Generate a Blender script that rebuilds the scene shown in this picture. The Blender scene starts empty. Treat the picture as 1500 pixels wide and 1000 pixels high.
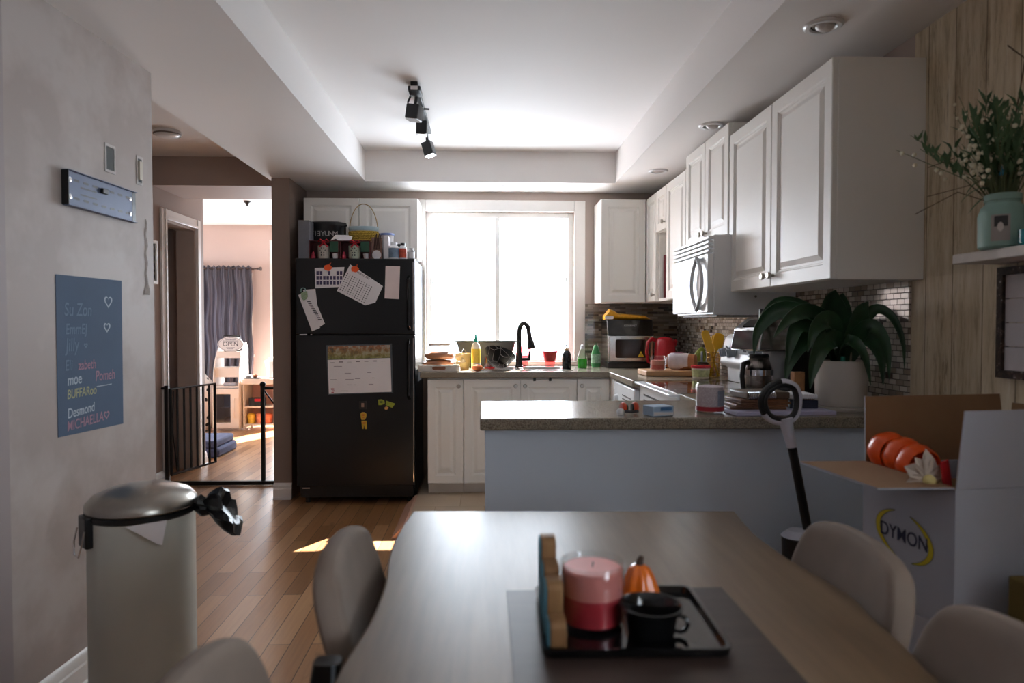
import bpy, bmesh, math, random
from mathutils import Matrix, Vector, Euler
random.seed(7)
PI = math.pi
SC = bpy.context.scene
COL = SC.collection
SKY, SUN, EXPOSURE = 6.0, 21.0, 1.68

# ---------------------------------------------------------------- camera geometry (used to measure places in the room)
CAM_Z = 1.23
YAW = math.atan(0.041 * math.cos(math.atan(.025)))
PITCH = math.atan(.025)
_ca, _sa, _cb, _sb = math.cos(YAW), math.sin(YAW), math.cos(PITCH), math.sin(PITCH)
_R = Vector((_ca, -_sa, 0)); _F = Vector((_sa*_cb, _ca*_cb, -_sb)); _U = Vector((_sa*_sb, _ca*_sb, _cb))
def _ray(px, py): return _F + _R*((px-750)/1000) + _U*((500-py)/1000)
_C = Vector((0, 0, CAM_Z))
def aty(px, py, Y):
    d = _ray(px, py); return _C + d*(Y/d.y)
def atz(px, py, Z):
    d = _ray(px, py); return _C + d*((Z-CAM_Z)/d.z)
def atx(px, py, X):
    d = _ray(px, py); return _C + d*(X/d.x)

# ---------------------------------------------------------------- materials
def lin(h):
    h = h.lstrip('#'); o = []
    for i in (0, 2, 4):
        c = int(h[i:i+2], 16)/255
        o.append(c/12.92 if c <= .04045 else ((c+.055)/1.055)**2.4)
    return (*o, 1)
class N:
    """tiny node-tree helper"""
    def __init__(s, name):
        s.m = bpy.data.materials.new(name); s.m.use_nodes = True
        s.t = s.m.node_tree; s.b = s.t.nodes['Principled BSDF']; s.out = s.t.nodes['Material Output']
    def n(s, typ, **kw):
        x = s.t.nodes.new(typ)
        for k, v in kw.items():
            if k in x.inputs: x.inputs[k].default_value = v
            else: setattr(x, k, v)
        return x
    def l(s, a, b): s.t.links.new(a, b)
    def set(s, **kw):
        for k, v in kw.items(): s.b.inputs[k.replace('_', ' ')].default_value = v
        return s
    def coord(s, scale=(1, 1, 1), rot=(0, 0, 0), kind='Object'):
        c = s.n('ShaderNodeTexCoord'); m = s.n('ShaderNodeMapping')
        m.inputs['Scale'].default_value = scale; m.inputs['Rotation'].default_value = rot
        s.l(c.outputs[kind], m.inputs['Vector']); return m.outputs['Vector']
    def noise(s, vec, scale, detail=4, rough=.55):
        n = s.n('ShaderNodeTexNoise'); n.inputs['Scale'].default_value = scale
        n.inputs['Detail'].default_value = detail; n.inputs['Roughness'].default_value = rough
        if vec: s.l(vec, n.inputs['Vector'])
        return n.outputs['Fac']
    def ramp(s, fac, stops):
        r = s.n('ShaderNodeValToRGB'); e = r.color_ramp.elements
        while len(e) < len(stops): e.new(.5)
        for i, (p, c) in enumerate(stops):
            e[i].position = p; e[i].color = lin(c) if isinstance(c, str) else (c, c, c, 1)
        s.l(fac, r.inputs['Fac']); return r.outputs['Color']
    def mix(s, fac, a, b, mode='MIX'):
        x = s.n('ShaderNodeMix', data_type='RGBA', blend_type=mode)
        for sock, v in ((x.inputs[0], fac), (x.inputs[6], a), (x.inputs[7], b)):
            if isinstance(v, (int, float)): sock.default_value = v
            elif isinstance(v, str): sock.default_value = lin(v)
            elif isinstance(v, tuple): sock.default_value = v
            else: s.l(v, sock)
        return x.outputs[2]
    def bump(s, h, strength=.2, dist=.01):
        b = s.n('ShaderNodeBump'); b.inputs['Strength'].default_value = strength; b.inputs['Distance'].default_value = dist
        s.l(h, b.inputs['Height']); s.l(b.outputs['Normal'], s.b.inputs['Normal'])
    def col(s, c): s.l(c, s.b.inputs['Base Color'])
def plain(name, hexc, rough=.5, metal=0, var=.06, scale=9, bump=0, bscale=120, spec=.5, coat=0, trans=0, emit=0, alpha=1, sheen=0):
    k = N(name); c = lin(hexc)
    k.set(Roughness=rough, Metallic=metal)
    k.b.inputs['Specular IOR Level'].default_value = spec
    v = k.coord()
    if var:
        f = k.noise(v, scale)
        d = tuple(max(0, x*(1-var*2)) for x in c[:3])+(1,); u = tuple(min(1, x*(1+var*2)) for x in c[:3])+(1,)
        k.col(k.mix(f, d, u))
    else: k.b.inputs['Base Color'].default_value = c
    if bump: k.bump(k.noise(v, bscale, 3), bump, .004)
    if coat: k.b.inputs['Coat Weight'].default_value = coat
    if trans: k.b.inputs['Transmission Weight'].default_value = trans
    if sheen: k.b.inputs['Sheen Weight'].default_value = sheen
    if emit:
        k.b.inputs['Emission Color'].default_value = c; k.b.inputs['Emission Strength'].default_value = emit
    if alpha < 1: k.b.inputs['Alpha'].default_value = alpha
    return k.m
M = {}
_lazy = {}
def mt(name, *a, **kw):
    if name not in M: M[name] = plain(name, *a, **kw)
    return M[name]
def clear(name, hexc='#ffffff', tint=.85, rough=.05):
    """thin clear plastic / glass: see-through with a glossy skin"""
    if name in M: return M[name]
    k = N(name); t = k.n('ShaderNodeBsdfTransparent'); g = k.n('ShaderNodeBsdfGlossy'); mx = k.n('ShaderNodeMixShader')
    c = lin(hexc); t.inputs['Color'].default_value = tuple(x*tint for x in c[:3])+(1,)
    g.inputs['Roughness'].default_value = rough
    lw = k.n('ShaderNodeLayerWeight'); pw = k.n('ShaderNodeMath', operation='POWER'); pw.inputs[1].default_value = 3; k.l(lw.outputs['Facing'], pw.inputs[0])
    fr = k.n('ShaderNodeMath', operation='MULTIPLY_ADD'); k.l(pw.outputs[0], fr.inputs[0]); fr.inputs[1].default_value = .5; fr.inputs[2].default_value = .04
    k.l(fr.outputs[0], mx.inputs[0]); k.l(t.outputs[0], mx.inputs[1]); k.l(g.outputs[0], mx.inputs[2])
    k.l(mx.outputs[0], k.out.inputs['Surface']); M[name] = k.m; return k.m

# ---------------------------------------------------------------- mesh building
I4 = Matrix.Identity(4)
def frame(o, facing):
    """u across, v up, n out of the face. S faces -Y, W faces -X, E faces +X, T faces up"""
    u, v, n = dict(S=((1,0,0),(0,0,1),(0,-1,0)), W=((0,-1,0),(0,0,1),(-1,0,0)), E=((0,1,0),(0,0,1),(1,0,0)), T=((1,0,0),(0,1,0),(0,0,1)), N=((-1,0,0),(0,0,1),(0,1,0)))[facing]
    return Matrix(((u[0],v[0],n[0],o[0]),(u[1],v[1],n[1],o[1]),(u[2],v[2],n[2],o[2]),(0,0,0,1)))
class B:
    def __init__(s, mtx=None): s.bm = bmesh.new(); s.m = mtx or I4
    def add(s, vs, fs):
        vv = [s.bm.verts.new(s.m @ Vector(v)) for v in vs]
        for f in fs:
            try: s.bm.faces.new([vv[i] for i in f])
            except ValueError: pass
        return s
    def box(s, x0, x1, y0, y1, z0, z1):
        return s.add([(x,y,z) for x in (x0,x1) for y in (y0,y1) for z in (z0,z1)],
                     [(0,1,3,2),(4,6,7,5),(0,4,5,1),(2,3,7,6),(0,2,6,4),(1,5,7,3)])
    def loft(s, rings, cap0=True, cap1=True, closed=True):
        n = len(rings[0]); vs = [p for r in rings for p in r]; fs = []
        for i in range(len(rings)-1):
            for j in range(n if closed else n-1):
                k = (j+1) % n; fs.append((i*n+j, i*n+k, (i+1)*n+k, (i+1)*n+j))
        if cap0: fs.append(tuple(range(n-1, -1, -1)))
        if cap1: fs.append(tuple((len(rings)-1)*n+j for j in range(n)))
        return s.add(vs, fs)
    def lathe(s, prof, c=(0,0,0), seg=32, sx=1, sy=1, axis='z'):
        """prof: (r,z) from bottom to top; r=0 closes"""
        rings = []
        vs, fs, idx = [], [], []
        for r, z in prof:
            if r < 1e-6: idx.append([len(vs)]); vs.append((0,0,z))
            else:
                idx.append(list(range(len(vs), len(vs)+seg)))
                vs += [(r*sx*math.cos(2*PI*j/seg), r*sy*math.sin(2*PI*j/seg), z) for j in range(seg)]
        for a, b in zip(idx, idx[1:]):
            for j in range(seg):
                k = (j+1) % seg
                if len(a) == 1 and len(b) == 1: continue
                if len(a) == 1: fs.append((a[0], b[k], b[j]) [::-1])
                elif len(b) == 1: fs.append((a[j], a[k], b[0]))
                else: fs.append((a[j], a[k], b[k], b[j]))
        if axis == 'x': vs = [(z, x, y) for x, y, z in vs]
        elif axis == 'y': vs = [(y, z, x) for x, y, z in vs]
        return s.add([(x+c[0], y+c[1], z+c[2]) for x, y, z in vs], fs)
    def tube(s, pts, r, seg=10, closed=False, flat=1):
        pts = [Vector(p) for p in pts]; n = len(pts); rs = r if isinstance(r, (list, tuple)) else [r]*n
        rings = []; prev = None
        for i, p in enumerate(pts):
            a = pts[(i-1) % n] if (closed or i > 0) else p
            b = pts[(i+1) % n] if (closed or i < n-1) else p
            t = (b-a).normalized()
            if prev is None:
                u = t.orthogonal().normalized()
            else:
                u = (prev - t*prev.dot(t)).normalized()
            w = t.cross(u); prev = u
            rings.append([p + (u*math.cos(2*PI*j/seg) + w*math.sin(2*PI*j/seg)*flat)*rs[i] for j in range(seg)])
        if closed: rings.append(rings[0]); return s.loft(rings, False, False)
        return s.loft(rings)
    def cyl(s, p0, p1, r0, r1=None, seg=24): return s.tube([p0, p1], [r0, r0 if r1 is None else r1], seg)
    def prism(s, poly, z0, z1):
        n = len(poly)
        return s.loft([[(x, y, z0) for x, y in poly], [(x, y, z1) for x, y in poly]])
    def ball(s, c, rx, ry=None, rz=None, seg=20, rings=12):
        ry = rx if ry is None else ry; rz = rx if rz is None else rz
        return s.lathe([(math.sin(PI*i/rings)*rx if 0 < i < rings else 0, -math.cos(PI*i/rings)*rz) for i in range(rings+1)], c, seg, 1, ry/rx)
    def sheet(s, grid):
        """grid of points -> open surface"""
        m = len(grid[0]); fs = []
        for i in range(len(grid)-1):
            for j in range(m-1): fs.append((i*m+j, i*m+j+1, (i+1)*m+j+1, (i+1)*m+j))
        return s.add([p for r in grid for p in r], fs)
    def build(s, name, mat, parent=None, loc=None, rz=0, bevel=0, seg=2, solid=0, sub=0, ang=38, weld=False, off=0):
        bm = s.bm
        if weld: bmesh.ops.remove_doubles(bm, verts=bm.verts, dist=1e-5)
        bmesh.ops.recalc_face_normals(bm, faces=bm.faces)
        la = math.radians(ang)
        for f in bm.faces: f.smooth = True
        for e in bm.edges:
            if len(e.link_faces) != 2 or e.calc_face_angle(0) > la: e.smooth = False
        me = bpy.data.meshes.new(name); bm.to_mesh(me); bm.free()
        me.materials.append(mat)
        o = bpy.data.objects.new(name, me); COL.objects.link(o)
        if parent: o.parent = parent
        if loc is not None: o.location = loc
        if rz: o.rotation_euler = (0, 0, rz)
        if solid:
            x = o.modifiers.new('solid', 'SOLIDIFY'); x.thickness = solid; x.offset = off
        if bevel:
            x = o.modifiers.new('bevel', 'BEVEL'); x.width = bevel; x.segments = seg; x.limit_method = 'ANGLE'; x.angle_limit = math.radians(35)
        if sub:
            x = o.modifiers.new('sub', 'SUBSURF'); x.levels = sub; x.render_levels = sub
        return o
def tag(o, label, cat, group=None, kind=None):
    if label: o['label'] = label
    if cat: o['category'] = cat
    if group: o['group'] = group
    if kind: o['kind'] = kind
    return o
def thing(name, label, cat, loc=(0,0,0), rz=0, group=None):
    o = bpy.data.objects.new(name, None); COL.objects.link(o); o.empty_display_size = .05
    o.location = loc; o.rotation_euler = (0, 0, rz)
    return tag(o, label, cat, group)
def struct(o): o['kind'] = 'structure'; return o
def dup(root, loc, rz=None, label=None):
    r = root.copy(); COL.objects.link(r); r.location = loc
    if rz is not None: r.rotation_euler = (0, 0, rz)
    if label: r['label'] = label
    for ch in list(root.children):
        c = ch.copy(); COL.objects.link(c); c.parent = r
        for g in list(ch.children):
            d = g.copy(); COL.objects.link(d); d.parent = c
    return r
def text(name, body, size, mtx, mat, parent=None, ext=.0004, shear=0, align='CENTER', sx=1, bold=0):
    cu = bpy.data.curves.new(name, 'FONT'); cu.body = body; cu.size = size; cu.extrude = ext; cu.shear = shear
    cu.align_x = align; cu.align_y = 'CENTER'; cu.offset = bold
    t = bpy.data.objects.new(name+'_c', cu); COL.objects.link(t)
    bpy.context.view_layer.update()
    me = bpy.data.meshes.new_from_object(t.evaluated_get(bpy.context.evaluated_depsgraph_get()))
    bpy.data.objects.remove(t); bpy.data.curves.remove(cu)
    me.transform(mtx @ Matrix.Diagonal((sx, 1, 1, 1))); me.materials.clear(); me.materials.append(mat); me.name = name
    o = bpy.data.objects.new(name, me); COL.objects.link(o)
    if parent: o.parent = parent
    return o
def heart(s, cx, cy, w):
    vs = []
    for i in range(32):
        t = 2*PI*i/32; x = w*16*math.sin(t)**3/32; y = w*(13*math.cos(t)-5*math.cos(2*t)-2*math.cos(3*t)-math.cos(4*t))/32
        for q in (1, 1-.0065/w*2): vs.append((cx+x*q, cy+y*q, .0005))
    return s.add(vs, [(2*i, 2*i+1, (2*i+3) % 64, (2*i+2) % 64) for i in range(32)])
def arc(cx, cz, r, a0, a1, n=12): return [(cx+r*math.cos(math.radians(a0+(a1-a0)*i/n)), cz+r*math.sin(math.radians(a0+(a1-a0)*i/n))) for i in range(n+1)]
def rrect(x0, x1, y0, y1, r, n=6):
    p = []
    for cx, cy, a in ((x1-r, y1-r, 0), (x0+r, y1-r, 90), (x0+r, y0+r, 180), (x1-r, y0+r, 270)):
        p += arc(cx, cy, r, a, a+90, n)
    return p
# ---------------------------------------------------------------- surface materials
def m_floor():
    k = N('hardwood_planks')
    v = k.coord(rot=(0, 0, PI/2))
    br = k.n('ShaderNodeTexBrick'); br.offset = .37; br.offset_frequency = 2
    for a, b in (('Scale', 1), ('Mortar Size', .0016), ('Brick Width', .78), ('Row Height', .083), ('Bias', 0), ('Mortar Smooth', .1)): br.inputs[a].default_value = b
    br.inputs['Color1'].default_value = (0, 0, 0, 1); br.inputs['Color2'].default_value = (1, 1, 1, 1); br.inputs['Mortar'].default_value = (.5, .5, .5, 1)
    k.l(v, br.inputs['Vector'])
    base = k.ramp(br.outputs['Color'], [(0, '#947250'), (.35, '#a98460'), (.7, '#b7936e'), (1, '#c4a280')])
    g = k.noise(k.coord((70, 3.2, 1)), 1, 6, .6)
    c1 = k.mix(.55, base, k.ramp(g, [(.3, '#6d5038'), (.7, '#b69674')]), 'SOFT_LIGHT')
    kn = k.noise(k.coord((7, 3.4, 1)), 1, 3, .6)
    c2 = k.mix(k.ramp(kn, [(.66, 0.0), (.76, .6)]), c1, '#4d3020')
    c3 = k.mix(br.outputs['Fac'], c2, '#2e1d13')
    k.col(c3); k.set(Roughness=.33); k.b.inputs['Coat Weight'].default_value = .25; k.b.inputs['Coat Roughness'].default_value = .2
    inv = k.n('ShaderNodeMath', operation='MULTIPLY_ADD'); k.l(br.outputs['Fac'], inv.inputs[0]); inv.inputs[1].default_value = -1; k.l(k.noise(k.coord((5, 1.5, 1)), 3), inv.inputs[2])
    k.bump(inv.outputs[0], .18, .004)
    return k.m
def m_wallpaper():
    k = N('weathered_board_wallpaper')
    v = k.coord(rot=(0, PI/2, 0))      # the wall lies in Y-Z: rows step along Y
    br = k.n('ShaderNodeTexBrick'); br.offset = .43
    for a, b in (('Scale', 1), ('Mortar Size', .0018), ('Brick Width', 3.1), ('Row Height', .135), ('Bias', 0), ('Mortar Smooth', .3)): br.inputs[a].default_value = b
    br.inputs['Color1'].default_value = (0, 0, 0, 1); br.inputs['Color2'].default_value = (1, 1, 1, 1)
    k.l(v, br.inputs['Vector'])
    base = k.ramp(br.outputs['Color'], [(0, '#b3a185'), (.4, '#cbba9c'), (.75, '#d4c5a8'), (1, '#beab88')])
    g = k.noise(k.coord((1, 38, 4.2)), 1, 8, .66)
    c1 = k.mix(.6, base, k.ramp(g, [(.30, '#7b6649'), (.45, '#c4b497'), (.58, '#d8ccb4'), (.72, '#e6dfd0')]))
    sp = k.noise(k.coord((1, 70, 8)), 1, 6, .75); pt = k.noise(k.coord((1, 5, 1.6)), 1, 3)
    ms = k.n('ShaderNodeMath', operation='MULTIPLY'); k.l(k.ramp(sp, [(.52, 0.0), (.64, .8)]), ms.inputs[0]); k.l(k.ramp(pt, [(.42, 0.15), (.6, 1.0)]), ms.inputs[1])
    c2 = k.mix(ms.outputs[0], c1, '#6f5a40')
    k.col(k.mix(br.outputs['Fac'], c2, '#5c4932')); k.set(Roughness=.6)
    k.bump(g, .12, .003); return k.m
def m_mosaic(name, bw, rh, stops, grout, plane, rough=.12, ms=.0016, spec=.6):
    k = N(name)
    c = k.n('ShaderNodeTexCoord'); sp = k.n('ShaderNodeSeparateXYZ'); cb = k.n('ShaderNodeCombineXYZ')
    k.l(c.outputs['Object'], sp.inputs[0]); k.l(sp.outputs['Y' if plane == 'yz' else 'X'], cb.inputs[0]); k.l(sp.outputs['Y' if plane == 'xy' else 'Z'], cb.inputs[1])
    br = k.n('ShaderNodeTexBrick'); br.offset = .5; br.squash = 1
    for a, b in (('Scale', 1), ('Mortar Size', ms), ('Brick Width', bw), ('Row Height', rh), ('Bias', 0), ('Mortar Smooth', .05)): br.inputs[a].default_value = b
    br.inputs['Color1'].default_value = (0, 0, 0, 1); br.inputs['Color2'].default_value = (1, 1, 1, 1)
    k.l(cb.outputs[0], br.inputs['Vector'])
    col = k.ramp(br.outputs['Color'], stops)
    k.col(k.mix(br.outputs['Fac'], col, grout)); k.set(Roughness=rough); k.b.inputs['Specular IOR Level'].default_value = spec
    mr = k.mix(br.outputs['Fac'], (rough,)*3+(1,), (.8,)*3+(1,)); k.l(mr, k.b.inputs['Roughness'])
    neg = k.n('ShaderNodeMath', operation='MULTIPLY'); k.l(br.outputs['Fac'], neg.inputs[0]); neg.inputs[1].default_value = -1
    k.bump(neg.outputs[0], .5, .002)
    return k.m
def m_wood(name, stops, sc=(40, 2.5, 40), rough=.4, bump=.06, coat=0, detail=6):
    k = N(name); g = k.noise(k.coord(sc), 1, detail, .6)
    g2 = k.noise(k.coord((sc[0]*.12, sc[1]*.5, sc[2]*.12)), 1, 3)
    ad = k.n('ShaderNodeMath', operation='MULTIPLY_ADD'); k.l(g, ad.inputs[0]); ad.inputs[1].default_value = .5; 
    h = k.n('ShaderNodeMath', operation='MULTIPLY'); k.l(g2, h.inputs[0]); h.inputs[1].default_value = .5; k.l(h.outputs[0], ad.inputs[2])
    k.col(k.ramp(ad.outputs[0], stops)); k.set(Roughness=rough); k.b.inputs['Coat Weight'].default_value = coat; k.b.inputs['Coat Roughness'].default_value = .3
    if bump: k.bump(g, bump, .003)
    return k.m
def m_laminate():
    k = N('speckled_laminate'); v = k.coord()
    a = k.noise(v, 260, 2, .6); b = k.noise(v, 90, 3, .6); c = k.noise(v, 30, 3)
    c1 = k.ramp(a, [(.35, '#5f5648'), (.5, '#877d6d'), (.66, '#a39a8a')])
    c2 = k.mix(k.ramp(b, [(.58, 0.0), (.68, .6)]), c1, '#54493b')
    k.col(k.mix(k.ramp(c, [(.4, 0.0), (.7, .35)]), c2, '#988b78')); k.set(Roughness=.22); return k.m
def m_patchy_paint():
    """taupe wall paint with filled and sanded plaster patches"""
    k = N('patched_wall_paint'); v = k.coord()
    a = k.noise(v, 3.2, 4, .6); b = k.noise(v, 9, 3, .6)
    c = k.mix(k.ramp(a, [(.45, 0.0), (.62, .5)]), '#ada29c', '#cac4c1')
    k.col(k.mix(k.ramp(b, [(.6, 0.0), (.75, .25)]), c, '#a3968e')); k.set(Roughness=.55); k.bump(k.noise(v, 60, 3), .05, .003); return k.m
M['floor'] = m_floor()
M['wallpaper'] = m_wallpaper()
M['mosaic_back'] = m_mosaic('glass_strip_mosaic', .085, .019, [(0, '#37302a'), (.25, '#6e6152'), (.5, '#94887a'), (.75, '#b6aa9a'), (1, '#7c6650')], '#7d7264', 'xz', .16)
M['mosaic_right'] = m_mosaic('small_brick_mosaic', .044, .021, [(0, '#4b4139'), (.2, '#bfb6aa'), (.55, '#d9d2c8'), (.8, '#8f8170'), (1, '#cfc6ba')], '#4a433c', 'yz', .12)
M['laminate'] = m_laminate()
M['patchy'] = m_patchy_paint()
M['taupe'] = plain('taupe_wall_paint', '#b2a39a', .6, var=.02, scale=3, bump=.04, bscale=90)
M['hall_paint'] = plain('hall_wall_paint', '#a6948a', .6, var=.02, scale=3, bump=.04, bscale=90)
M['blush'] = plain('blush_wall_paint', '#c9b4aa', .6, var=.02, scale=3)
M['ceiling'] = plain('ceiling_paint', '#ebe8e6', .8, var=.012, scale=2, bump=.03, bscale=70)
M['sash'] = plain('white_vinyl_sash', '#f4f4f2', .4, var=0)
M['trim'] = plain('white_trim_paint', '#e9e6e2', .35, var=.02)
M['cab'] = plain('white_cabinet_lacquer', '#eae8e3', .42, var=.012, scale=4)
M['penin'] = plain('pale_blue_grey_paint', '#cfdbe9', .5, var=.02, scale=3)
M['nickel'] = plain('brushed_nickel', '#b9b3aa', .28, 1, var=.02)
M['chrome'] = plain('chrome', '#d5d7da', .1, 1, var=0)
M['steel'] = plain('stainless_steel', '#b8b6b2', .24, 1, var=.03, scale=30)
M['black'] = plain('black_plastic', '#141415', .35, var=.05)
M['blackgloss'] = plain('gloss_black', '#0d0d0e', .12, var=0)
M['blackmetal'] = plain('black_powder_coat', '#171615', .4, .2, var=.05)
M['white'] = plain('white_plastic', '#e6e7e8', .3, var=.01)
M['paper'] = plain('white_paper', '#e2dee0', .7, var=.02)
M['ink'] = plain('dark_ink', '#2b2a33', .7, var=0)
M['navy'] = plain('navy_print', '#1d2344', .5, var=0)
M['red'] = plain('red_plastic', '#b3202c', .25, var=.02)
M['orange'] = plain('orange_plastic', '#e8571c', .3, var=.04)
M['yellow'] = plain('yellow_plastic', '#d9ac1c', .4, var=.05)
M['green'] = plain('green_print', '#2f7a4c', .5, var=.05)
M['cardboard'] = plain('brown_cardboard', '#8c6a4b', .8, var=.05, scale=14)
M['wbox'] = plain('white_carton', '#adb1be', .6, var=.03, scale=6)
M['taupe_cloth'] = plain('taupe_upholstery', '#83756a', .9, var=.08, scale=14, bump=.12, bscale=420)
M['table'] = m_wood('grey_brown_wood', [(.3, '#493725'), (.48, '#67513a'), (.62, '#7b634a'), (.78, '#907658')], (26, 2.2, 26), .36, .03, .12)
M['boardwood'] = m_wood('pale_beech', [(.3, '#b3875f'), (.6, '#cfa67d'), (.8, '#dcbb95')], (6, 40, 40), .45)
M['signwood'] = m_wood('raw_plywood', [(.3, '#6b4727'), (.6, '#8d6840'), (.8, '#a07c53')], (30, 30, 6), .6)
M['leaf'] = None
k = N('strap_leaf'); v = k.coord()
f = k.noise(v, 26, 3)
k.col(k.mix(f, '#12281a', '#335a38')); k.set(Roughness=.32); M['leaf'] = k.m
k = N('window_pane'); t = k.n('ShaderNodeBsdfTransparent'); g = k.n('ShaderNodeBsdfGlossy'); mx = k.n('ShaderNodeMixShader'); g.inputs['Roughness'].default_value = .02
mx.inputs[0].default_value = .05; t.inputs['Color'].default_value = (.97, .98, 1, 1)
k.l(t.outputs[0], mx.inputs[1]); k.l(g.outputs[0], mx.inputs[2]); k.l(mx.outputs[0], k.out.inputs['Surface']); M['pane'] = k.m
# ---------------------------------------------------------------- the setting
def boxes(name, mat, *bs, bevel=0, parent=None):
    b = B()
    for x in bs: b.box(*x)
    o = b.build(name, mat, parent, bevel=bevel)
    return struct(o) if parent is None else o
def wlx(Y): return -1.395 + .05*(Y-2)          # the painted wall on the left runs slightly out of square
boxes('floor', M['floor'], (-5.2, 1.7, -3.2, 5.39, -.1, 0), (-5.2, -1.355, 5.39, 8.9, -.1, 0))
boxes('floor_kitchen', m_mosaic('beige_vinyl_tile', .31, .31, [(0, '#bda88f'), (1, '#c6b29a')], '#ad987f', 'xy', .4, .002), (-.45, 1.5, 2.42, 5.28, .001, .07))
b = B(); b.prism([(0, 0), (.085, .0), (.085, .07), (.07, .07)], 0, .72); o = b.build('trim_1', plain('peach_vinyl_edge', '#c49c86', .5))
o.matrix_world = Matrix(((1,0,0,-.535),(0,0,1,3.92),(0,1,0,.001),(0,0,0,1))); struct(o)
boxes('ceiling', M['ceiling'], (-5.2, 1.7, -3.2, 5.39, 2.47, 2.6), (-5.2, -1.355, 5.39, 8.9, 2.47, 2.6))
boxes('ceiling_soffit', M['ceiling'], (-1.51, -.845, 2.0-5, 5.3, 2.25, 2.47), (-.845, .95, 4.93, 5.3, 2.25, 2.47), (.95, 1.52, -3, 5.3, 2.25, 2.47))
WX0, WX1, WZ0, WZ1 = -.45, .70, .945, 2.10
boxes('wall_back', M['taupe'], (-1.355, WX0, 5.3, 5.39, 0, 2.47), (WX1, 1.64, 5.3, 5.39, 0, 2.47), (WX0, WX1, 5.3, 5.39, 0, WZ0), (WX0, WX1, 5.3, 5.39, WZ1, 2.47))
RW = (-1.0, -.1, .95, 1.95)        # dining window in the right-hand wall, beside and behind the camera
boxes('wall_right', M['wallpaper'], (1.52, 1.64, -3, RW[0], 0, 2.47), (1.52, 1.64, RW[1], 2.372, 0, 2.47), (1.52, 1.64, RW[0], RW[1], 0, RW[2]), (1.52, 1.64, RW[0], RW[1], RW[3], 2.47))
boxes('wall_right_kitchen', M['taupe'], (1.52, 1.64, 2.372, 5.3, 0, 2.47))
boxes('wall_backsplash_back', M['mosaic_back'], (.776, 1.511, 5.291, 5.2995, .912, 1.39))
boxes('wall_backsplash_right', M['mosaic_right'], (1.511, 1.5195, 2.372, 5.2995, .912, 1.39))
b = B(); b.prism([(-2.45, 1.97), (wlx(1.97), 1.97), (wlx(2.86), 2.86), (-2.45, 2.86)], 0, 2.47); struct(b.build('wall_left', M['patchy']))
boxes('wall_left_near', plain('dim_grey_paint', '#a59b9a', .6, var=.02), (-2.45, -1.335, -3, 1.97, 0, 2.47))
DY0, DY1, DZ = 5.36, 5.92, 2.04                # closet doorway in the hall wall
boxes('wall_hall', M['hall_paint'], (-2.6, -2.45, 2.86, DY0, 0, 2.47), (-2.6, -2.45, DY1, 6.09, 0, 2.47), (-2.6, -2.45, DY0, DY1, DZ, 2.47))
boxes('wall_hall_header', M['hall_paint'], (-2.45, -1.51, 5.17, 5.72, 2.257, 2.47))
boxes('wall_partition', plain('partition_paint', '#8f7d73', .6, var=.02), (-1.48, -1.355, 4.85, 8.7, 0, 2.47))
boxes('wall_closet', M['hall_paint'], (-3.4, -3.3, 5.2, 6.08, 0, 2.47), (-3.3, -2.6, 5.2, 5.25, 0, 2.47), (-3.3, -2.6, 6.03, 6.09, 0, 2.47))
boxes('wall_far_left', M['blush'], (-5.1, -5, 6.0, 6.5, 0, 2.47), (-5.1, -5, 8.3, 8.7, 0, 2.47), (-5.1, -5, 6.5, 8.3, 0, .7), (-5.1, -5, 6.5, 8.3, 1.55, 2.47), (-5, -3.4, 6.0, 6.09, 0, 2.47))
# far wall: one window behind the curtain, one bright window further right
FA = (-4.5, -2.98, .85, 1.80); FB = (-2.6, -1.55, .12, 2.2)
boxes('wall_far_back', M['blush'], (-5, FA[0], 8.7, 8.84, 0, 2.47), (FA[1], FB[0], 8.7, 8.84, 0, 2.47), (FB[1], -1.355, 8.7, 8.84, 0, 2.47),
      (FA[0], FA[1], 8.7, 8.84, 0, FA[2]), (FA[0], FA[1], 8.7, 8.84, FA[3], 2.47), (FB[0], FB[1], 8.7, 8.84, 0, FB[2]), (FB[0], FB[1], 8.7, 8.84, FB[3], 2.47))
boxes('wall_rear', M['taupe'], (-1.335, 1.52, -3.12, -3, 0, 2.47))

def window(name, x0, x1, z0, z1, Y, casing=.07, side=1, mull=None, deep=.14):
    """side=1: the room lies on the -Y side of the wall face Y"""
    s = -side; r = B()
    c = casing; t = .02
    for q in ((x0-c, x0, z0-c*.0, z1+c), (x1, x1+c, z0, z1+c), (x0, x1, z1, z1+c)):
        r.box(q[0], q[1], min(Y+s*t, Y-s*.0), max(Y+s*t, Y), q[2], q[3])
    r.box(x0-c-.02, x1+c+.02, min(Y, Y+s*.035), max(Y, Y+s*.035), z0-.03, z0)
    root = r.build(name, M['trim'], bevel=.004); struct(root)
    f = B(); y0 = Y - s*.035; y1 = Y - s*.07; ya, yb = min(y0, y1), max(y0, y1); w = .042
    f.box(x0, x0+w, ya, yb, z0, z1); f.box(x1-w, x1, ya, yb, z0, z1); f.box(x0+w, x1-w, ya, yb, z0, z0+w); f.box(x0+w, x1-w, ya, yb, z1-w, z1)
    if mull is not None: f.box(mull-.018, mull+.018, ya-.012, yb, z0+w, z1-w)
    f.build('sash_frame', M['sash'], root, bevel=.004)
    xs = [x0+w, x1-w] if mull is None else [x0+w, mull-.018, mull+.018, x1-w]
    for a, b_ in zip(xs[::2], xs[1::2]):
        B().box(a, b_, (ya+yb)/2-.003, (ya+yb)/2+.003, z0+w, z1-w).build('pane', M['pane'], root)
    return root
w1 = window('window_1', WX0, WX1, WZ0, WZ1, 5.3, .085, 1, .105)
B().box(.64, .655, 5.34, 5.352, 1.55, 1.60).build('latch', M['white'], w1, bevel=.003)
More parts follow.
